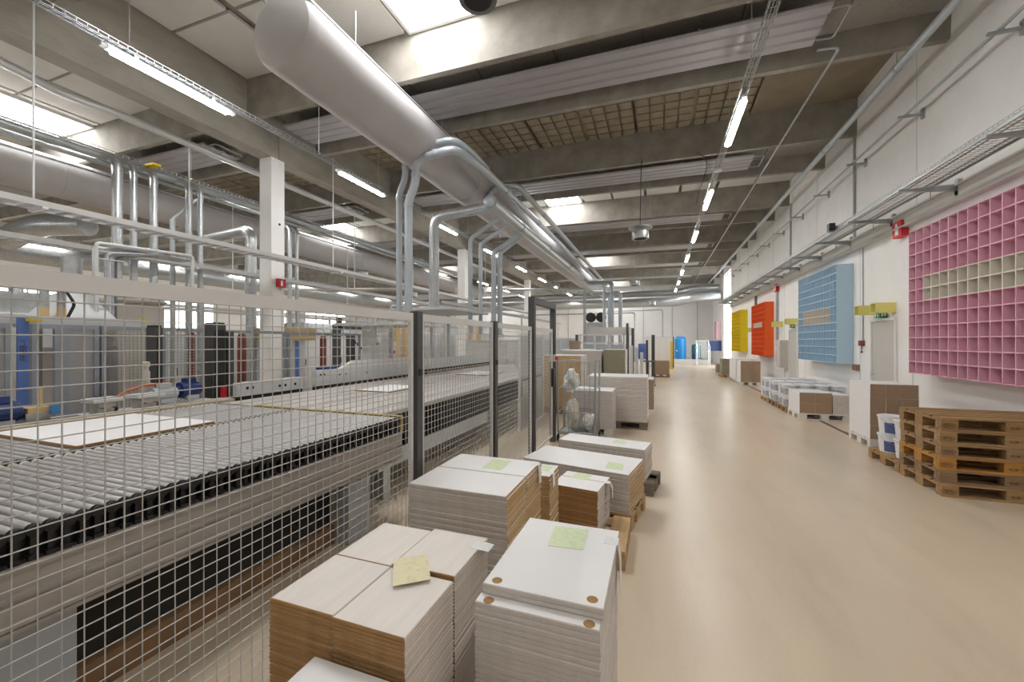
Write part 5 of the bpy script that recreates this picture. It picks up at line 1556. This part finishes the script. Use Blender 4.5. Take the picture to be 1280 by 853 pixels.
for i, (x, y0_, y1_, z, lab) in enumerate(((-14.5, 5, 30, 2.7, 'pale cable tray over the beige machine block'), (-17.0, 5, 30, 3.0, 'pale cable tray between the far machine lines'), (-7.0, 12, 30, 3.0, 'pale cable tray running over the machines behind the gate'))):
    t = deep_tray(lab, x, y0_, y1_, z, .3)
    for y in (y0_ + .5, (y0_ + y1_) / 2, y1_ - .5):
        MB().box(x - .04, x + .04, y - .04, y + .04, 0, z).build('support_post', 'machine_light', t)
one('pipe_portal', MB().path([(-12.5, 10.1, 2.0), (-12.5, 10.1, 3.45), (-7.3, 10.9, 3.35), (-7.3, 10.9, 2.05)], .045, 8, .08).tube((-7.3, 10.9, 0), (-7.3, 10.9, 2.1), .045, 8).tube((-12.5, 10.1, 0), (-12.5, 10.1, 2.0), .045, 8), 'machine_beige', 'cream pipe portal spanning high over the machines', 'pipe', smooth=True)
one('pipe_portal', MB().path([(-11.0, 14.9, 0), (-11.0, 14.9, 3.25), (-6.2, 15.1, 3.25), (-6.2, 15.1, 1.75)], .05, 8, .08), 'machine_beige', 'cream pipe portal farther back over the machines', 'pipe', smooth=True)
# screens behind the gate
sc = thing('mesh_screen', 'inner grey mesh screen behind the gate', 'screen', (-2.6, 8.3, 0))
frame_bay(sc, -2.45, 7.2, 8.0, .0, 1.85, 'fence_grey', .04, mesh=True)
frame_bay(sc, -2.45, 8.05, 8.9, .0, 1.85, 'fence_grey', .04, mesh=True)
sc2 = thing('mesh_screen', 'inner grey framed screen behind the second mesh panel', 'screen', (-3.2, 12.8, 0))
for x in (-5.2, -4.2, -3.2):
    MB().box(x, x + .05, 12.9, 12.95, .0, 1.9).build('post', 'fence_grey', sc2)
MB().box(-5.2, -3.15, 12.9, 12.95, 1.85, 1.9).build('top_rail', 'fence_grey', sc2)
MB().box(-5.2, -3.15, 12.9, 12.95, .95, 1.0).build('mid_rail', 'fence_grey', sc2)
# distant machine at the end of the fenced line
dm = thing('packing_machine', 'distant grey framed packing machine below the far riser pipes', 'machine', (-2.3, 18.8, 0))
MB().box(-3.2, -1.4, 18.6, 20.5, .0, 1.55).build('body', 'machine_grey', dm)
for x in (-3.28, -2.65, -2.0, -1.40):
    MB().box(x, x + .06, 18.0, 18.06, 0, 2.02).build('post', 'machine_light', dm)
for z in (1.25, 1.6, 1.96):
    MB().box(-3.28, -1.34, 18.0, 18.06, z, z + .06).build('rail', 'machine_light', dm)
MB().box(-3.25, -1.37, 18.02, 18.04, .2, 1.25).build('panel', 'panel_smoke', dm)
MB().box(-3.1, -1.2, 19.0, 20.4, 2.0, 2.35).build('roof_box', 'machine_beige', dm)
for k in (-3.45, -1.25):
    MB().box(k, k + .1, 17.9, 18.1, 0, 2.0).build('dark_column', 'post_dark', dm)
fr = thing('exhaust_fans', 'twin black round exhaust fans above the distant packing machine', 'fan', (-3.4, 24, 2.4))
for x in (-3.72, -3.12):
    MB().lathe([(.10, -.06), (.27, -.05), (.29, 0), (.29, .25), (.2, .3)], (x, 24, 3.12), 20, 'y').build('fan_drum', 'black_plastic', fr, True)
MB().box(-4.0, -2.85, 24.0, 24.5, 0, 2.82).build('stand', 'machine_grey', fr)
for x, y, z, wd, lab in ((-1.22, 17.2, 2.45, .10, 'tall black guide post beside the distant packing machine'), (-1.02, 17.4, 2.25, .10, 'second black guide post beside the distant packing machine'), (-.22, 16.4, 1.95, .12, 'dark lift mast at the aisle edge'), (-.42, 16.2, 1.75, .08, 'slim dark mast beside the lift mast')):
    one('guide_post', MB().box(x, x + wd, y, y + wd, 0, z).box(x - .04, x + wd + .04, y - .04, y + wd + .04, 0, .02), 'post_dark', lab, 'post')
for x, y, z, lab in ((-.95, 15.2, 1.55, 'grey guard upright left of the blue box'), (-.78, 15.6, 1.5, 'second grey guard upright left of the blue box'), (-.60, 15.4, 1.3, 'short grey guard upright under the blue box')):
    one('guard_upright', MB().box(x, x + .11, y, y + .11, 0, z).box(x - .03, x + .14, y - .03, y + .14, 0, .02), 'machine_light', lab, 'post')
one('blue_box', MB().board(-.68, -.40, 15.7, 15.95, 1.05, 1.62, .02).box(-.56, -.52, 15.8, 15.84, 0, 1.05), 'machine_blue', 'bright blue control box on a stalk at the aisle edge', 'box')
one('work_rest', MB().box(-.62, -.05, 15.9, 16.1, .93, .98).box(-.34, -.30, 15.95, 16.0, 0, .93), 'steel_dark', 'dark horizontal rest beside the lift mast', 'rest')
one('carton', MB().board(-2.95, -2.65, 14.2, 14.6, 1.42, 1.72, .006), 'card_brown', 'small brown carton on the cabinet behind the gate', 'carton')
cabinet('grey cabinet row behind the tall brown fronted stack', -3.2, -2.2, 13.5, 15.5, 1.42, 'machine_grey', 3)
